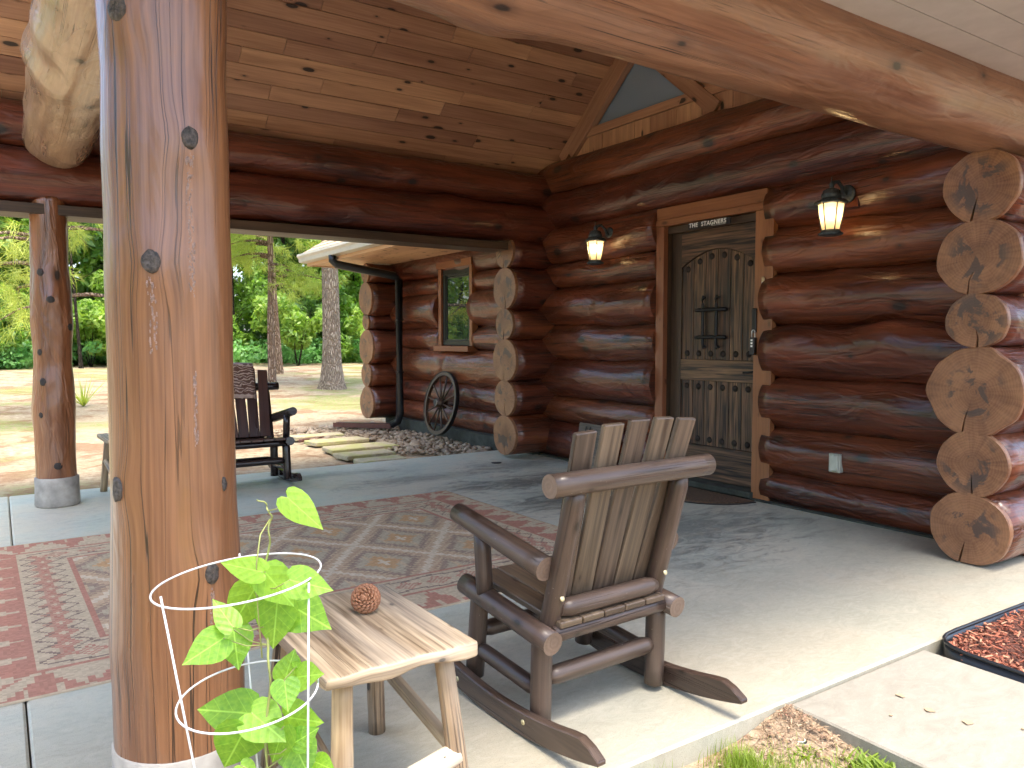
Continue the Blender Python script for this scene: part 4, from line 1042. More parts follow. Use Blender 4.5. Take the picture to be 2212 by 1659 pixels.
# ================================================================== SIDE TABLES
def table(loc, rz, label, w_, d_, h_, group=None, seed=0):
    t = thing('side_table', label, 'table', loc, rz, group); rn = random.Random(seed)
    th = .034; nx, ny = 16, 20; V = []; F = []
    def edge(y, s): return s * (w_ / 2 + .004 * sin(y * 21) + .003 * noise.noise(Vector((y * 30, s, 0))))
    me = boxmesh('table_top', (w_, d_, th), MT['table'], .007, 1, 2)
    bm = bmesh.new(); bm.from_mesh(me)
    bmesh.ops.subdivide_edges(bm, edges=[e for e in bm.edges if e.calc_length() > .1], cuts=14, use_grid_fill=True)
    for v in bm.verts:
        k = noise.noise(Vector((v.co.x * 14, v.co.y * 5, v.co.z * 9 + seed))); v.co.z += .0035 * k
        if v.co.y < -d_ / 2 + .03: v.co.y += .010 * noise.noise(Vector((v.co.x * 16, 3, v.co.z * 12))); v.co.z += (.006 * sin(v.co.x * 26) if v.co.z < 0 else 0)
    bm.to_mesh(me); bm.free(); uv_box(me, 1); me.polygons.foreach_set('use_smooth', [True] * len(me.polygons))
    link('table_top', me, t, (0, 0, h_ - th / 2))
    hx, hy = w_ / 2 - .065, d_ / 2 - .07; sp = .03
    for sx in (-1, 1):
        for sy in (-1, 1): rod('leg', (sx * (hx + sp), sy * (hy + sp * 1.9), 0), (sx * hx, sy * hy, h_ - th + .003), .027, MT['tableleg'], t, r1=.024, seed=rn.randint(0, 999), amp=.07, bulges=3)
    f = lambda sx, sy, z: (sx * (hx + sp * (1 - z / h_)), sy * (hy + sp * 1.9 * (1 - z / h_)), z)
    for sx in (-1, 1): rod('stretcher', f(sx, -1, .17), f(sx, 1, .25), .019, MT['tableleg'], t, seed=rn.randint(0, 999), amp=.08, bulges=3)
    rod('stretcher', f(-1, -1, .11), f(1, -1, .165), .024, MT['tablestretcher'], t, seed=rn.randint(0, 999), amp=.09, bulges=3, r1=.027)
    rod('stretcher', f(-1, 1, .30), f(1, 1, .345), .020, MT['tableleg'], t, seed=rn.randint(0, 999), amp=.08)
    for sx in (-1, 1): lathe('screw', [(.009, 0), (.008, .003), (.002, .004)], MT['iron'], t, 10, (f(sx, -1, .11)[0], f(sx, -1, .11)[1] - .026, .11), rot=(pi / 2, 0, 0))
    return t
table((.775, 1.885, 0), radians(.5), 'rough wooden side table beside the brown rocker, pine cone on top', .395, .555, .452, 'rustic side tables', 3)
table((.86, 6.62, 0), radians(3), 'rustic side table half hidden behind the near post', .42, .48, .46, 'rustic side tables', 8)
# pine cone
def cone():
    c = thing('pine_cone', 'tan pine cone lying on the rough wooden side table', 'pine cone', (.822, 1.955, .4905))
    c.rotation_euler = (radians(62), 0, radians(-40))
    n = 150; ga = pi * (3 - sqrt(5)); V0 = []
    sm = bpy.data.meshes.new('scale'); 
    V = [(-.5, 0, 0), (.5, 0, 0), (.62, .75, .04), (.30, 1.05, .12), (-.30, 1.05, .12), (-.62, .75, .04), (0, .95, .30), (0, .1, -.15), (.0, .9, -.12)]
    F = [(0, 1, 2, 6), (0, 6, 5), (2, 3, 6), (3, 4, 6), (4, 5, 6), (7, 8, 2, 1), (7, 0, 5, 8), (8, 3, 2), (8, 4, 3), (8, 5, 4)]
    sm = pydata('scale', V, F, True, MT['cone']); sm.materials.append(MT['conetip'])
    for i in (2, 3, 4): sm.polygons[i].material_index = 1
    core = lathe('core', [(.004, -.026), (.020, -.015), (.024, .0), (.020, .018), (.004, .032)], MT['cone'], c, 14)
    for i in range(n):
        u = (i + .5) / n; zz = 1 - 2 * u * .97; ph = i * ga; lat = math.asin(max(-1, min(1, zz)))
        s = .0052 + .0105 * cos(lat) ** .8
        r = .025; pos = Vector((cos(lat) * cos(ph) * r, cos(lat) * sin(ph) * r, sin(lat) * r * 1.05))
        nrm = pos.normalized(); upd = Vector((0, 0, 1)) if abs(nrm.z) < .98 else Vector((1, 0, 0))
        tdir = (nrm * .95 + upd * .35).normalized(); side = tdir.cross(nrm); side = side if side.length > 1e-3 else Vector((1, 0, 0)); side.normalize(); nn = side.cross(tdir)
        o = link('scale', sm, c); o.matrix_local = Matrix.Translation(pos) @ Matrix((side, tdir, nn)).transposed().to_4x4() @ Matrix.Scale(s, 4)
cone()

# ================================================================== TOMATO CAGE AND VINE
cg = thing('plant_cage', 'white wire plant cage in front of the thick post', 'cage', (.36, 1.42, -.08))
def cage():
    c1 = Vector((.352, 1.42, .768)); c2 = Vector((.356, 1.38, .568)); r1, r2 = .145, .120
    o = Vector(cg.location)
    def ring(c, r, tilt): return [tuple(c + Vector((r * cos(a), r * sin(a), tilt * r * sin(a) + .09 * r * cos(a))) - o) for a in [tau * k / 48 for k in range(48)]]
    tube('hoop', ring(c1, r1, -.03), .0019, MT['white'], cg, 8, True); tube('hoop', ring(c2, r2, .04), .0019, MT['white'], cg, 8, True)
    for ang in (-160, -52, 75):
        a = radians(ang); u = Vector((cos(a), sin(a), 0)); p1 = c1 + u * (r1 + .002) + Vector((0, 0, .007)); p2 = c2 + u * (r2 + .002)
        d = (p2 - p1) / (p1.z - p2.z); p3 = p2 + d * (p2.z + .09)
        tube('stake', [tuple(p - o) for p in (p1, p2, p3)], .0019, MT['white'], cg, 8)
cage()
LEAVES = [((0.382, 1.376, 0.786), (0.331, 1.437, 0.795), 0.036), ((0.392, 1.392, 0.78), (0.435, 1.38, 0.718), 0.053), ((0.417, 1.328, 0.778), (0.472, 1.287, 0.763), 0.046), ((0.442, 1.429, 0.703), (0.491, 1.353, 0.672), 0.067), ((0.387, 1.446, 0.735), (0.352, 1.479, 0.659), 0.058), ((0.414, 1.394, 0.724), (0.407, 1.402, 0.639), 0.059), ((0.334, 1.392, 0.691), (0.313, 1.435, 0.729), 0.033), ((0.32, 1.406, 0.669), (0.256, 1.394, 0.645), 0.049), ((0.354, 1.471, 0.657), (0.35, 1.429, 0.604), 0.052), ((0.43, 1.411, 0.565), (0.45, 1.417, 0.611), 0.04), ((0.412, 1.353, 0.588), (0.409, 1.328, 0.548), 0.04), ((0.446, 1.39, 0.573), (0.47, 1.33, 0.595), 0.043), ((0.377, 1.452, 0.497), (0.305, 1.528, 0.493), 0.067), ((0.37, 1.419, 0.514), (0.409, 1.362, 0.478), 0.06), ((0.357, 1.412, 0.492), (0.329, 1.444, 0.416), 0.073), ((0.414, 1.369, 0.497), (0.402, 1.399, 0.424), 0.045), ((0.432, 1.423, 0.487), (0.473, 1.349, 0.497), 0.053), ((0.43, 1.367, 0.461), (0.468, 1.35, 0.484), 0.037), ((0.443, 1.409, 0.442), (0.46, 1.375, 0.389), 0.058), ((0.475, 1.381, 0.406), (0.49, 1.326, 0.412), 0.032), ((0.347, 1.413, 0.424), (0.367, 1.395, 0.393), 0.031), ((0.38, 1.429, 0.773), (0.375, 1.425, 0.749), 0.017), ((0.421, 1.349, 0.921), (0.469, 1.32, 0.868), 0.041), ((0.449, 1.401, 0.589), (0.46, 1.426, 0.598), 0.014)]
def vine():
    t = thing('bean_vine', 'bright green vine with heart shaped leaves climbing the white cage', 'vine', (.385, 1.40, -.08)); o0 = Vector(t.location)
    stem = [(.385, 1.40, -.08), (.38, 1.402, .2), (.388, 1.396, .414), (.396, 1.4, .544), (.401, 1.403, .64), (.39, 1.417, .725), (.405, 1.414, .827), (.41, 1.413, .867), (.409, 1.415, .886), (.399, 1.423, .903), (.389, 1.43, .906)]
    P = [Vector(s) - o0 for s in stem]; sm = []
    for a, b in zip(P, P[1:]):
        for k in range(5): sm.append(a.lerp(b, k / 5) + Vector((.003 * sin(len(sm) * .9), .003 * cos(len(sm) * .9), 0)))
    tube('stem', [tuple(p) for p in sm], lambda u: .0032 * (1 - .6 * u), MT['stem'], t, 7)
    tube('tendril', [tuple(Vector(p) - o0) for p in ((.386, 1.40, .62), (.377, 1.39, .72), (.375, 1.385, .80), (.384, 1.39, .85), (.408, 1.41, .872))], .0014, MT['stem'], t, 6)
    # heart leaf in unit square: base at 0, tip at x=1
    half = [(0, 0), (-.10, .10), (-.13, .24), (-.06, .40), (.10, .49), (.28, .50), (.48, .42), (.68, .27), (.86, .11), (1.0, 0)]
    rn = random.Random(9)
    def leafmesh(seed):
        V = []; F = []; UV = []; n = len(half); rr = random.Random(seed); cv = rr.uniform(.05, .18); fd = rr.uniform(.04, .16)
        rows = []
        for (x, y) in half:
            row = []
            for q in (-1, -.5, 0, .5, 1):
                yy = y * q; xm = max(0, x) if q == 0 else x * abs(q) + max(0, x) * (1 - abs(q))
                z = fd * abs(yy) - cv * (xm - .3) ** 2 - .25 * yy * yy + .02 * sin(xm * 16 + abs(yy) * 9) * abs(q)
                V.append((xm, yy, z)); row.append(len(V) - 1)
            rows.append(row)
        for a, b in zip(rows, rows[1:]):
            for k in range(4): F.append((a[k], b[k], b[k + 1], a[k + 1]))
        for f in F: UV += [(V[i][0], V[i][1]) for i in f]
        return pydata('leaf', V, F, True, MT['vine'], UV)
    ms = [leafmesh(i) for i in range(6)]; camp = Vector((0, 0, 1.2))
    for i, (b, tp, wd) in enumerate(LEAVES):
        B, T = Vector(b), Vector(tp); d = T - B; L = d.length; d.normalize()
        nrm = ((camp - B).normalized() * 1.0 + Vector((0, 0, .12)) + Vector((rn.uniform(-.25, .25), rn.uniform(-.25, .25), rn.uniform(-.1, .15))))
        nrm = (nrm - d * nrm.dot(d)).normalized(); side = nrm.cross(d)
        o = link('leaf', ms[i % 6], t); o.matrix_local = Matrix.Translation(B - o0) @ Matrix((d * L * 1.12, side * wd * 1.32, nrm * L * .6)).transposed().to_4x4()
        near = min(sm, key=lambda p: (p - (B - o0)).length + .5 * abs(p.z - (B.z - o0.z) + .03))
        q = near.lerp(B - o0, .5) + Vector((0, 0, -.008)); tube('petiole', [tuple(near), tuple(q), tuple(B - o0)], .0012, MT['stem'], t, 5)
vine()

# ================================================================== FRONT BED: MULCH, EDGING, WEEDS
def mulch():
    rn = random.Random(8); V = []; F = []
    base = [(3.02, -2), (9, -2), (9, 1.555), (3.16, 1.555), (3.08, 1.53), (3.035, 1.46), (3.02, 1.36)]
    n = 0
    while n < 5200:
        x = 3.03 + rn.random() ** 1.7 * 2.2; y = 1.55 - rn.random() ** 1.3 * 1.9
        if x < 3.14 and y > 1.43 and (3.14 - x) ** 2 + (y - 1.43) ** 2 > .0121: continue
        n += 1
        L, w_, h = rn.uniform(.012, .045), rn.uniform(.003, .009), rn.uniform(.002, .005)
        e = (Euler((rn.uniform(-.5, .5), rn.uniform(-.5, .5), rn.gauss(.5, .9)))).to_matrix(); c = Vector((x, y, -.018 + rn.uniform(0, .028))); b = len(V)
        for sx, sy, sz in ((-1, -1, -1), (1, -1, -1), (1, 1, -1), (-1, 1, -1), (-1, -1, 1), (1, -1, 1), (1, 1, 1), (-1, 1, 1)): V.append(tuple(e @ Vector((sx * L / 2 * (.8 if sy > 0 else 1), sy * w_ / 2, sz * h / 2)) + c))
        F += [tuple(b + i for i in q) for q in ((0, 3, 2, 1), (4, 5, 6, 7), (0, 1, 5, 4), (1, 2, 6, 5), (2, 3, 7, 6), (3, 0, 4, 7))]
    tag(link('mulch', pydata('mulch', V, F, False, MT['mulch'])), 'red wood mulch chips behind the black edging', 'mulch', kind='stuff')
    bedm = plain('mulch_underlayer', (.13, .045, .028), .9, var=.35, scale=90, bump=.02)
    tag(polyprism('mulch_bed', base, -.12, -.014, 'z', bedm), kind='structure')
    path = [(9, 1.566, -.01), (4.6, 1.566, -.01), (4.0, 1.568, -.008), (3.5, 1.572, -.006), (3.24, 1.574, -.004), (3.15, 1.568, -.002), (3.10, 1.552, 0), (3.06, 1.525, 0), (3.032, 1.485, 0), (3.018, 1.43, -.002), (3.010, 1.36, -.002), (3.004, 1.2, -.004), (3.0, .8, -.006), (3.0, -2, -.01)]
    e = thing('bed_edging', 'black plastic edging curving round the red mulch bed', 'edging', (3.0, 1.5, -.05))
    tube('edge_bead', [(x - 3.0, y - 1.5, z + .066) for x, y, z in path], .0075, MT['edging'], e, 8)
    V = []; F = []
    for (x, y, z) in path:
        for dx, zz in ((-.0, .062), (-.0, -.04)): V.append((x - 3.0, y - 1.5, z + zz))
    for i in range(len(path) - 1): F.append((2 * i, 2 * i + 1, 2 * i + 3, 2 * i + 2))
    so_ = link('edge_strip', pydata('edge_strip', V, F, True, MT['edging']), e); md = so_.modifiers.new('s', 'SOLIDIFY'); md.thickness = .005
mulch()
def blades(name, spots, count, hmin, hmax, wd, mat, seed, spread, flop=.5):
    rn = random.Random(seed); V = []; F = []
    for _ in range(count):
        cx, cy, cz, sp = rn.choice(spots); x, y = rn.gauss(cx, sp), rn.gauss(cy, sp)
        if x > 2.14 and y < 1.6: x = 2.14
        if y > 1.57: y = 1.57
        h = rn.uniform(hmin, hmax); a = rn.uniform(0, tau); l = rn.uniform(.1, flop) * h; w_ = wd * rn.uniform(.7, 1.2); b = len(V); pr = Vector((-sin(a), cos(a), 0)) * w_
        for k in range(4):
            u = k / 3; c = Vector((x + cos(a) * l * u * u, y + sin(a) * l * u * u, cz + h * (u - .25 * flop * u * u))); q = pr * (1 - u * .92) if wd < .004 else pr * (sin(pi * min(1, .25 + u * .75)) + .05)
            V += [tuple(c - q), tuple(c + q)]
        F += [(b + 2 * k, b + 2 * k + 1, b + 2 * k + 3, b + 2 * k + 2) for k in range(3)]
    return link(name, pydata(name, V, F, True, mat))
tag(blades('grass', [(1.80, 1.46, -.085, .05), (1.72, 1.40, -.085, .06), (1.60, 1.33, -.085, .07), (1.95, 1.30, -.09, .08), (1.5, 1.5, -.085, .05), (1.82, 1.48, -.085, .03), (1.88, 1.40, -.085, .05)], 2400, .03, .085, .0016, MT['grass'], 4, .05), 'thin yellow green grass tuft in the bare soil', 'grass', kind='stuff')
tag(blades('weed_plant', [(2.00, 1.40, -.078, .028), (2.03, 1.41, -.078, .018)], 110, .02, .055, .005, MT['grass'], 5, .03, 1.1), 'low leafy green weed beside the sprinkler head', 'weed')
tag(blades('weed_plant', [(2.10, 1.26, -.085, .03), (2.11, 1.20, -.085, .035), (2.06, 1.20, -.085, .04)], 320, .03, .08, .005, MT['grass'], 6, .03, 1.1), 'larger green weed patch hugging the sidewalk edge', 'weed')
def debris():
    rn = random.Random(12); V = []; F = []
    for _ in range(2000):
        t = rn.random(); x = rn.uniform(.3, 2.14); y = 1.56 - abs(rn.gauss(0, .11)) - (0 if rn.random() < .7 else rn.uniform(0, .3))
        if rn.random() < .3: x, y = 2.15 - abs(rn.gauss(0, .09)), 1.56 - abs(rn.gauss(0, .12))
        d = sqrt((x - 2.15) ** 2 + (y - 1.57) ** 2); z = min(-.004, -.078 + .075 * math.exp(-(d / .22) ** 2) + .012 * noise.noise(Vector((x * 4, y * 4, 1)))) + rn.uniform(.0, .008)
        L = rn.uniform(.006, .035); w_ = rn.uniform(.0005, .0016) if rn.random() < .9 else rn.uniform(.003, .007); a = rn.uniform(0, tau); b = len(V); dd = Vector((cos(a), sin(a), rn.uniform(-.25, .25))) * L / 2; p = Vector((-sin(a), cos(a), rn.uniform(-.5, .5))) * w_; c = Vector((x, y, z))
        mid = c + Vector((0, 0, .004)); V += [tuple(c - dd), tuple(mid - p), tuple(c + dd), tuple(mid + p)]; F.append((b, b + 1, b + 2, b + 3))
    tag(link('leaf_litter', pydata('leaf_litter', V, F, False, MT['debris'])), 'dry leaf and twig litter along the slab edge', 'litter', kind='stuff')
debris()
sp_ = thing('sprinkler_head', 'black sprinkler head with pale ring sunk in the soil', 'sprinkler', (2.045, 1.452, -.096))
lathe('body', [(.026, 0), (.026, .045), (.023, .050), (.015, .051)], MT['black'], sp_, 18); tube('ring', [(.017 * cos(tau * k / 24), .017 * sin(tau * k / 24), .0515) for k in range(24)], .0014, MT['whitep'], sp_, 6, True); lathe('nozzle', [(.006, .05), (.006, .054), (.003, .055)], MT['sleeve'], sp_, 10)

# ================================================================== TREES
rngT = np.random.default_rng(5)
def leaf_cloud(name, centers, radii, n, size, mat, seed, squash=.8, tri_=False):
    """n small leaf quads gathered in uneven clumps"""
    g = np.random.default_rng(seed); centers = np.asarray(centers, float); radii = np.asarray(radii, float)
    idx = g.choice(len(centers), n, p=radii ** 2 / (radii ** 2).sum()); dirs = g.normal(size=(n, 3)); dirs /= np.linalg.norm(dirs, axis=1)[:, None]
    rad = radii[idx] * (.35 + .65 * g.random(n) ** .45); P = centers[idx] + dirs * rad[:, None] * np.array([1, 1, squash])
    nr = g.normal(size=(n, 3)) + dirs * .6 + np.array([0, 0, .7]); nr /= np.linalg.norm(nr, axis=1)[:, None]
    u = np.cross(nr, g.normal(size=(n, 3))); u /= np.linalg.norm(u, axis=1)[:, None]; v = np.cross(nr, u); s = size * (.6 + .8 * g.random(n))[:, None]
    V = np.stack([P - u * s, P - v * s * .45 + nr * s * .1, P + u * s, P + v * s * .45 + nr * s * .1], 1).reshape(-1, 3)
    me = bpy.data.meshes.new(name); me.vertices.add(n * 4); me.vertices.foreach_set('co', V.astype('f').ravel()); me.loops.add(n * 4); me.loops.foreach_set('vertex_index', np.arange(n * 4, dtype='i')); me.polygons.add(n)
    me.polygons.foreach_set('loop_start', np.arange(0, n * 4, 4, dtype='i')); me.polygons.foreach_set('loop_total', np.full(n, 4, 'i')); me.update(calc_edges=True); me.materials.append(mat); return me
def crown_mesh(name, h0, h1, R, n, size, mat, seed, clumps=26):
    g = random.Random(seed); c = []; r = []
    for _ in range(clumps):
        u = g.random(); z = h0 + (h1 - h0) * u; rr = R * sin(pi * min(.98, .12 + u * .86)) ** .7; a = g.uniform(0, tau); q = sqrt(g.random()) * rr
        c.append((cos(a) * q, sin(a) * q, z)); r.append(g.uniform(.25, .48) * R * .8)
    return leaf_cloud(name, c, r, n, size, mat, seed)
def trunk_mesh(name, H, r, seed, mat, limbs=5, lean=.03, flare=1.5):
    rn = random.Random(seed); V = []; F = []; seg = 16; n = 14
    def add(pts, rads, sg):
        b = len(V)
        for p, q in zip(pts, rads):
            for k in range(sg): a = tau * k / sg; w_ = 1 + .06 * noise.noise(Vector((cos(a) * 2, sin(a) * 2, p[2] * 1.5 + seed))); V.append((p[0] + cos(a) * q * w_, p[1] + sin(a) * q * w_, p[2]))
        for i in range(len(pts) - 1):
            for k in range(sg): F.append((b + i * sg + k, b + i * sg + (k + 1) % sg, b + (i + 1) * sg + (k + 1) % sg, b + (i + 1) * sg + k))
    pts = []; rd = []
    for i in range(n + 1):
        t = (i / n) ** 1.4; z = t * H - .1; pts.append((lean * z + .05 * noise.noise(Vector((z * .4, seed, 0))), .05 * noise.noise(Vector((z * .4, seed, 7))), z)); rd.append(r * (1 - .6 * t) * (1 + (flare - 1) * math.exp(-z / .3 * .9)))
    add(pts, rd, seg)
    for _ in range(limbs):
        i = rn.randint(n // 2, n - 1); p = pts[i]; a = rn.uniform(0, tau); L = rn.uniform(.15, .3) * H; q = [(p[0] + cos(a) * L * u, p[1] + sin(a) * L * u, p[2] + L * .6 * u ** 1.3) for u in (0, .3, .65, 1)]; add(q, [rd[i] * .5, rd[i] * .38, rd[i] * .25, .01], 8)
    return pydata(name, V, F, True, mat)
def tree(name, label, x, y, tm_, cm, rz=0.0, s=1.0, group=None):
    t = thing(name, label, 'tree', (x, y, ground_z(x, y)), rz, group); link('trunk', tm_, t); 
    if cm: link('crown', cm, t)
    t.scale = (s, s, s); return t
# the oak beside the cabin and the thin pine
oak_t = trunk_mesh('trunk', 11, .235, 3, MT['oak'], 6, .0, 1.55)
tree('oak_tree', 'stout oak with furrowed grey bark left of the window wall', 6.9, 18.4, oak_t, crown_mesh('crown', 5.2, 11.5, 4.2, 9000, .16, MT['leafA'], 31))
def needle_cloud(name, tips, mat, seed, L=.22, per=46, w_=.0035):
    g = np.random.default_rng(seed); tips = np.asarray(tips, float); n = len(tips) * per
    c = np.repeat(tips[:, :3], per, 0) + g.normal(size=(n, 3)) * .05; ax = np.repeat(tips[:, 3:6], per, 0)
    d = g.normal(size=(n, 3)); d /= np.linalg.norm(d, axis=1)[:, None]; d = d + ax * .7 + np.array([0, 0, -.25]); d /= np.linalg.norm(d, axis=1)[:, None]
    l = L * (.6 + .6 * g.random(n))[:, None]; s = np.cross(d, g.normal(size=(n, 3))); s /= np.linalg.norm(s, axis=1)[:, None]
    V = np.stack([c - s * w_, c + s * w_, c + d * l + np.array([0, 0, -.03])], 1).reshape(-1, 3)
    me = bpy.data.meshes.new(name); me.vertices.add(n * 3); me.vertices.foreach_set('co', V.astype('f').ravel()); me.loops.add(n * 3); me.loops.foreach_set('vertex_index', np.arange(n * 3, dtype='i')); me.polygons.add(n)
    me.polygons.foreach_set('loop_start', np.arange(0, n * 3, 3, dtype='i')); me.polygons.foreach_set('loop_total', np.full(n, 3, 'i')); me.update(calc_edges=True); me.materials.append(mat); return me
def pine(label, x, y, H, r, h0, R, nb, seed, s=1.0, L=.22, w_=.004, lean=0.0, group=None, per=46):
    rn = random.Random(seed); tips = []; V = []; F = []
    t = thing('pine_tree', label, 'tree', (x, y, ground_z(x, y)), rn.uniform(0, tau) if lean == 0 else 0, group)
    link('trunk', trunk_mesh('trunk', H, r, seed, MT['pinebark'], 0, lean, 1.25), t)
    for b in range(nb):
        z = h0 + (H - h0) * (b + rn.random()) / nb; a = rn.uniform(0, tau); Lb = R * (1 - .55 * (z - h0) / (H - h0)) * rn.uniform(.6, 1.1); base = len(V); k0 = 5
        pts = [Vector((lean * z + cos(a + .12 * sin(u * 5)) * Lb * u, sin(a + .12 * sin(u * 5)) * Lb * u, z + Lb * (.22 * u - .35 * u * u))) for u in (0, .25, .5, .75, 1)]
        for p, q in zip(pts, (.045, .035, .026, .016, .006)):
            for k in range(k0): V.append((p.x + cos(tau * k / k0) * q * r / .15, p.y + sin(tau * k / k0) * q * r / .15 * .7, p.z + sin(tau * k / k0) * q))
        for i in range(4):
            for k in range(k0): F.append((base + i * k0 + k, base + i * k0 + (k + 1) % k0, base + (i + 1) * k0 + (k + 1) % k0, base + (i + 1) * k0 + k))
        for u in [.35, .5, .62, .74, .84, .92, 1.0]:
            i = min(3, int(u * 4)); p = pts[i].lerp(pts[i + 1], u * 4 - i); d = (pts[-1] - pts[0]).normalized()
            for _ in range(2):
                off = Vector((rn.gauss(0, .16), rn.gauss(0, .16), rn.gauss(-.02, .09))) * (L / .22); tips.append((*(p + off), *(d + off * 2)))
    link('branches', pydata('branches', V, F, True, MT['pinebark']), t); link('needles', needle_cloud('needles', tips, MT['needle'], seed, L, per, w_), t); return t
pine('slender pine with flaking bark behind the dark rocking chair', 7.7, 25.3, 12, .125, 3.9, 2.6, 30, 14, L=.34, w_=.008, lean=-.055, per=40)
pine('long needled pine hanging bright boughs beside the far post', .75, 14.2, 9, .13, 1.75, 2.5, 44, 15, L=.24, w_=.0045, per=46)
pine('pale green pine glimpsed over the dark rocker, left of the slender trunk', 6.2, 21.0, 8, .10, 2.5, 2.1, 30, 16, L=.27, w_=.006, per=44)

cr = [crown_mesh('crown', 1.2, 9.5, 3.4, 6500, .20, MT['leafA'], 41, 34), crown_mesh('crown', .8, 10.5, 3.6, 6500, .20, MT['leafB'], 42, 34), crown_mesh('crown', 1.0, 11.0, 3.4, 6500, .20, MT['leafC'], 43, 36), crown_mesh('crown', 2.2, 8.5, 3.0, 5000, .18, MT['leafA'], 44, 26), crown_mesh('crown', .4, 8.5, 3.2, 6000, .20, MT['leafB'], 45, 30)]
tk = [trunk_mesh('trunk', 9, .13, 51, MT['darkbark'], 5, .03), trunk_mesh('trunk', 10, .10, 52, MT['darkbark'], 4, -.05), trunk_mesh('trunk', 9, .16, 53, MT['darkbark'], 5, .0)]
rn = random.Random(77)
def wood_belt():
    spots = []
    # in view: azimuths seen between the posts and left of the cabin, two staggered rows
    row = [(-2.5, 37), (.2, 39), (2.4, 36.5), (4.6, 39.5), (6.8, 37), (9.2, 40), (11.6, 36.5), (13.8, 39), (16, 36.5), (18.5, 39), (21, 37),
           (-1.2, 34.6), (1.6, 34.8), (5.4, 35), (8.2, 34.5), (12.6, 34.6), (15.2, 35),
           (-4, 45), (-.8, 46), (2.6, 45), (6, 46), (9.5, 45), (13, 46), (16.5, 45), (20, 46), (23.5, 45)]
    ordn = ('leftmost', 'second', 'third', 'fourth', 'fifth', 'sixth', 'seventh', 'eighth', 'ninth', 'tenth', 'eleventh', 'twelfth', 'thirteenth', 'fourteenth', 'fifteenth', 'sixteenth', 'last')
    fr = sorted(row[:17], key=lambda p: p[0] / p[1]); bk = sorted(row[17:], key=lambda p: p[0] / p[1])
    for i, (x, y) in enumerate(row):
        k = (0, 1, 2, 4, 1, 0, 2, 1, 4, 2)[i % 10] if i < 11 else (3, 4, 3, 1, 4, 3)[i - 11] if i < 17 else (1, 4, 2, 1, 4)[i % 5]
        q = (fr if i < 17 else bk).index((x, y)); pos = ordn[q] + ('' if q == 0 else ' from the left') + (' in the front row of the woods' if i < 17 else ' in the back row of the woods')
        kind = {0: 'bright green leafy tree', 1: 'mid green leafy tree', 2: 'dark green leafy tree', 4: 'bushy green tree', 3: 'small bright green tree'}[k] + ', ' + pos
        tree('woodland_tree', kind, x + rn.uniform(-.6, .6), y + rn.uniform(-.6, .6), tk[i % 3], cr[k], rn.uniform(0, tau), rn.uniform(.85, 1.15) * (1.15 if i > 16 else .62 if i > 10 else 1), 'trees at the edge of the woods')
    # out of view to the left: trees added for the varnished logs to mirror
    for i, (x, y) in enumerate(((-22, 2), (-26, 8), (-24, 14), (-19, 20), (-14, 27), (-9, 32), (-21, -6), (-30, -2), (-27, -14), (-18, -20))):
        tree('reflection_tree', 'unseen leafy tree added west of the porch', x, y, tk[i % 3], cr[i % 5], rn.uniform(0, tau), rn.uniform(.9, 1.2), 'unseen trees added for log reflections')
wood_belt()
# thin dark trunks standing before the woods
for i, (x, y, lean, lab) in enumerate(((7.1, 30.5, .06, 'thin black leaning trunk left of the slender pine'), (-.6, 31, .0, 'dark trunk at the left edge of the picture'), (2.55, 32, -.05, 'thin dark trunk between the two porch posts'), (12.2, 33, .02, 'dark trunk behind the oak'))):
    tree('dead_tree', lab, x, y, trunk_mesh('trunk', 7, (.07, .17, .06, .12)[i], 60 + i, MT['darkbark'], 3, lean), None)
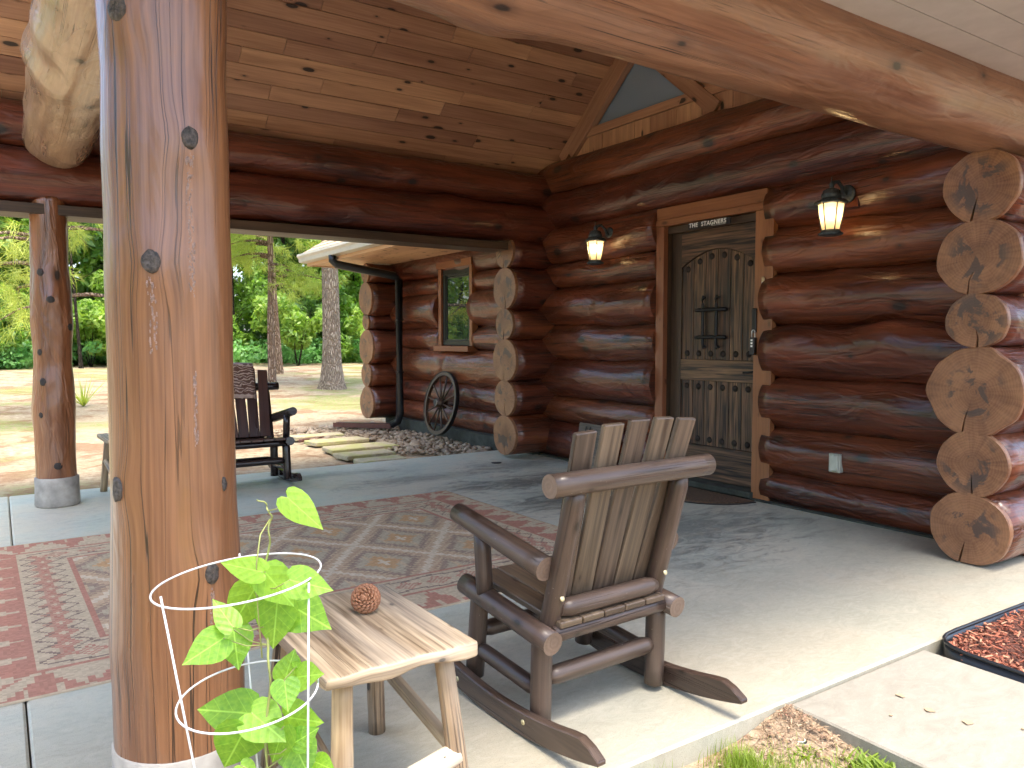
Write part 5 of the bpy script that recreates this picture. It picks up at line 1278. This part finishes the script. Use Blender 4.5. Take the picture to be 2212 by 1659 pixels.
# bright multi-stemmed shrub and ground cover
def shrub(label, x, y, R, H, n, seed, mat='leafA', size=.12):
    t = thing('shrub', label, 'shrub', (x, y, ground_z(x, y))); rn_ = random.Random(seed)
    for k in range(5):
        a = rn_.uniform(0, tau); tube('stem', [(cos(a) * .04, sin(a) * .04, 0), (cos(a) * R * .15, sin(a) * R * .15, H * .3), (cos(a) * R * .35, sin(a) * R * .35, H * .7)], lambda u: .022 * (1 - .7 * u), MT['darkbark'], t, 6)
    g = random.Random(seed); c = []; r = []
    for _ in range(22): u = g.random(); a = g.uniform(0, tau); q = R * sqrt(g.random()) * (.45 + .55 * sin(pi * u)); c.append((cos(a) * q, sin(a) * q, H * (.28 + .72 * u))); r.append(g.uniform(.16, .34) * R)
    link('foliage', leaf_cloud('foliage', c, r, n, size, MT[mat], seed), t)
shrub('lime green multi stemmed shrub left of the oak', 10.2, 31.0, 1.75, 3.4, 5200, 71)
shrub('pale green shrub behind the far cabin corner', 14.2, 31.5, 1.6, 2.6, 3800, 72)
shrub('leafy green shrub left of the slender pine', 6.6, 33.5, 1.5, 2.2, 3200, 73)
shrub('mid green shrub at the left edge beside the far post', -.3, 33, 1.9, 2.6, 3800, 74, 'leafB')
shrub('green shrub in the gap right of the far post', 3.0, 33.5, 1.7, 2.3, 3600, 75)
def cover():
    g = np.random.default_rng(80); n = 52000; x = g.uniform(-6, 26, n); y = g.uniform(32.0, 42, n) - .5 * np.sin(x * .7)
    c = []; r = []
    cen = np.stack([g.uniform(-6, 26, 420), g.uniform(32.3, 40, 420), np.zeros(420)], 1)
    for k in range(420): cen[k, 2] = ground_z(cen[k, 0], cen[k, 1]) + .1 + .75 * ((k * 37) % 100) / 100
    me = leaf_cloud('undergrowth', cen, g.uniform(.4, .9, 420), n, .11, MT['cover'], 81, .55)
    tag(link('undergrowth', me), 'low green ground cover along the edge of the woods', 'ground cover', kind='stuff')
cover()
# spiky yucca clump
def yucca():
    t = thing('yucca', 'spiky pale green yucca by the far post', 'plant', (1.33, 16.4, ground_z(1.3, 16.4))); rn_ = random.Random(6)
    for k in range(34):
        a = rn_.uniform(0, tau); el = rn_.uniform(.5, 1.45); L = rn_.uniform(.45, .8); V = []; p = Vector((-sin(a), cos(a), 0)) * .014
        for u in (0, .35, .7, 1): c = Vector((cos(a) * cos(el) * L * u, sin(a) * cos(el) * L * u, sin(el) * L * u - .12 * u * u * L)); V += [tuple(c - p * (1 - u * .95)), tuple(c + p * (1 - u * .95) + Vector((0, 0, .004)))]
        link('blade', pydata('blade', V, [(2 * i, 2 * i + 1, 2 * i + 3, 2 * i + 2) for i in range(3)], True, MT['needle']), t)
yucca()
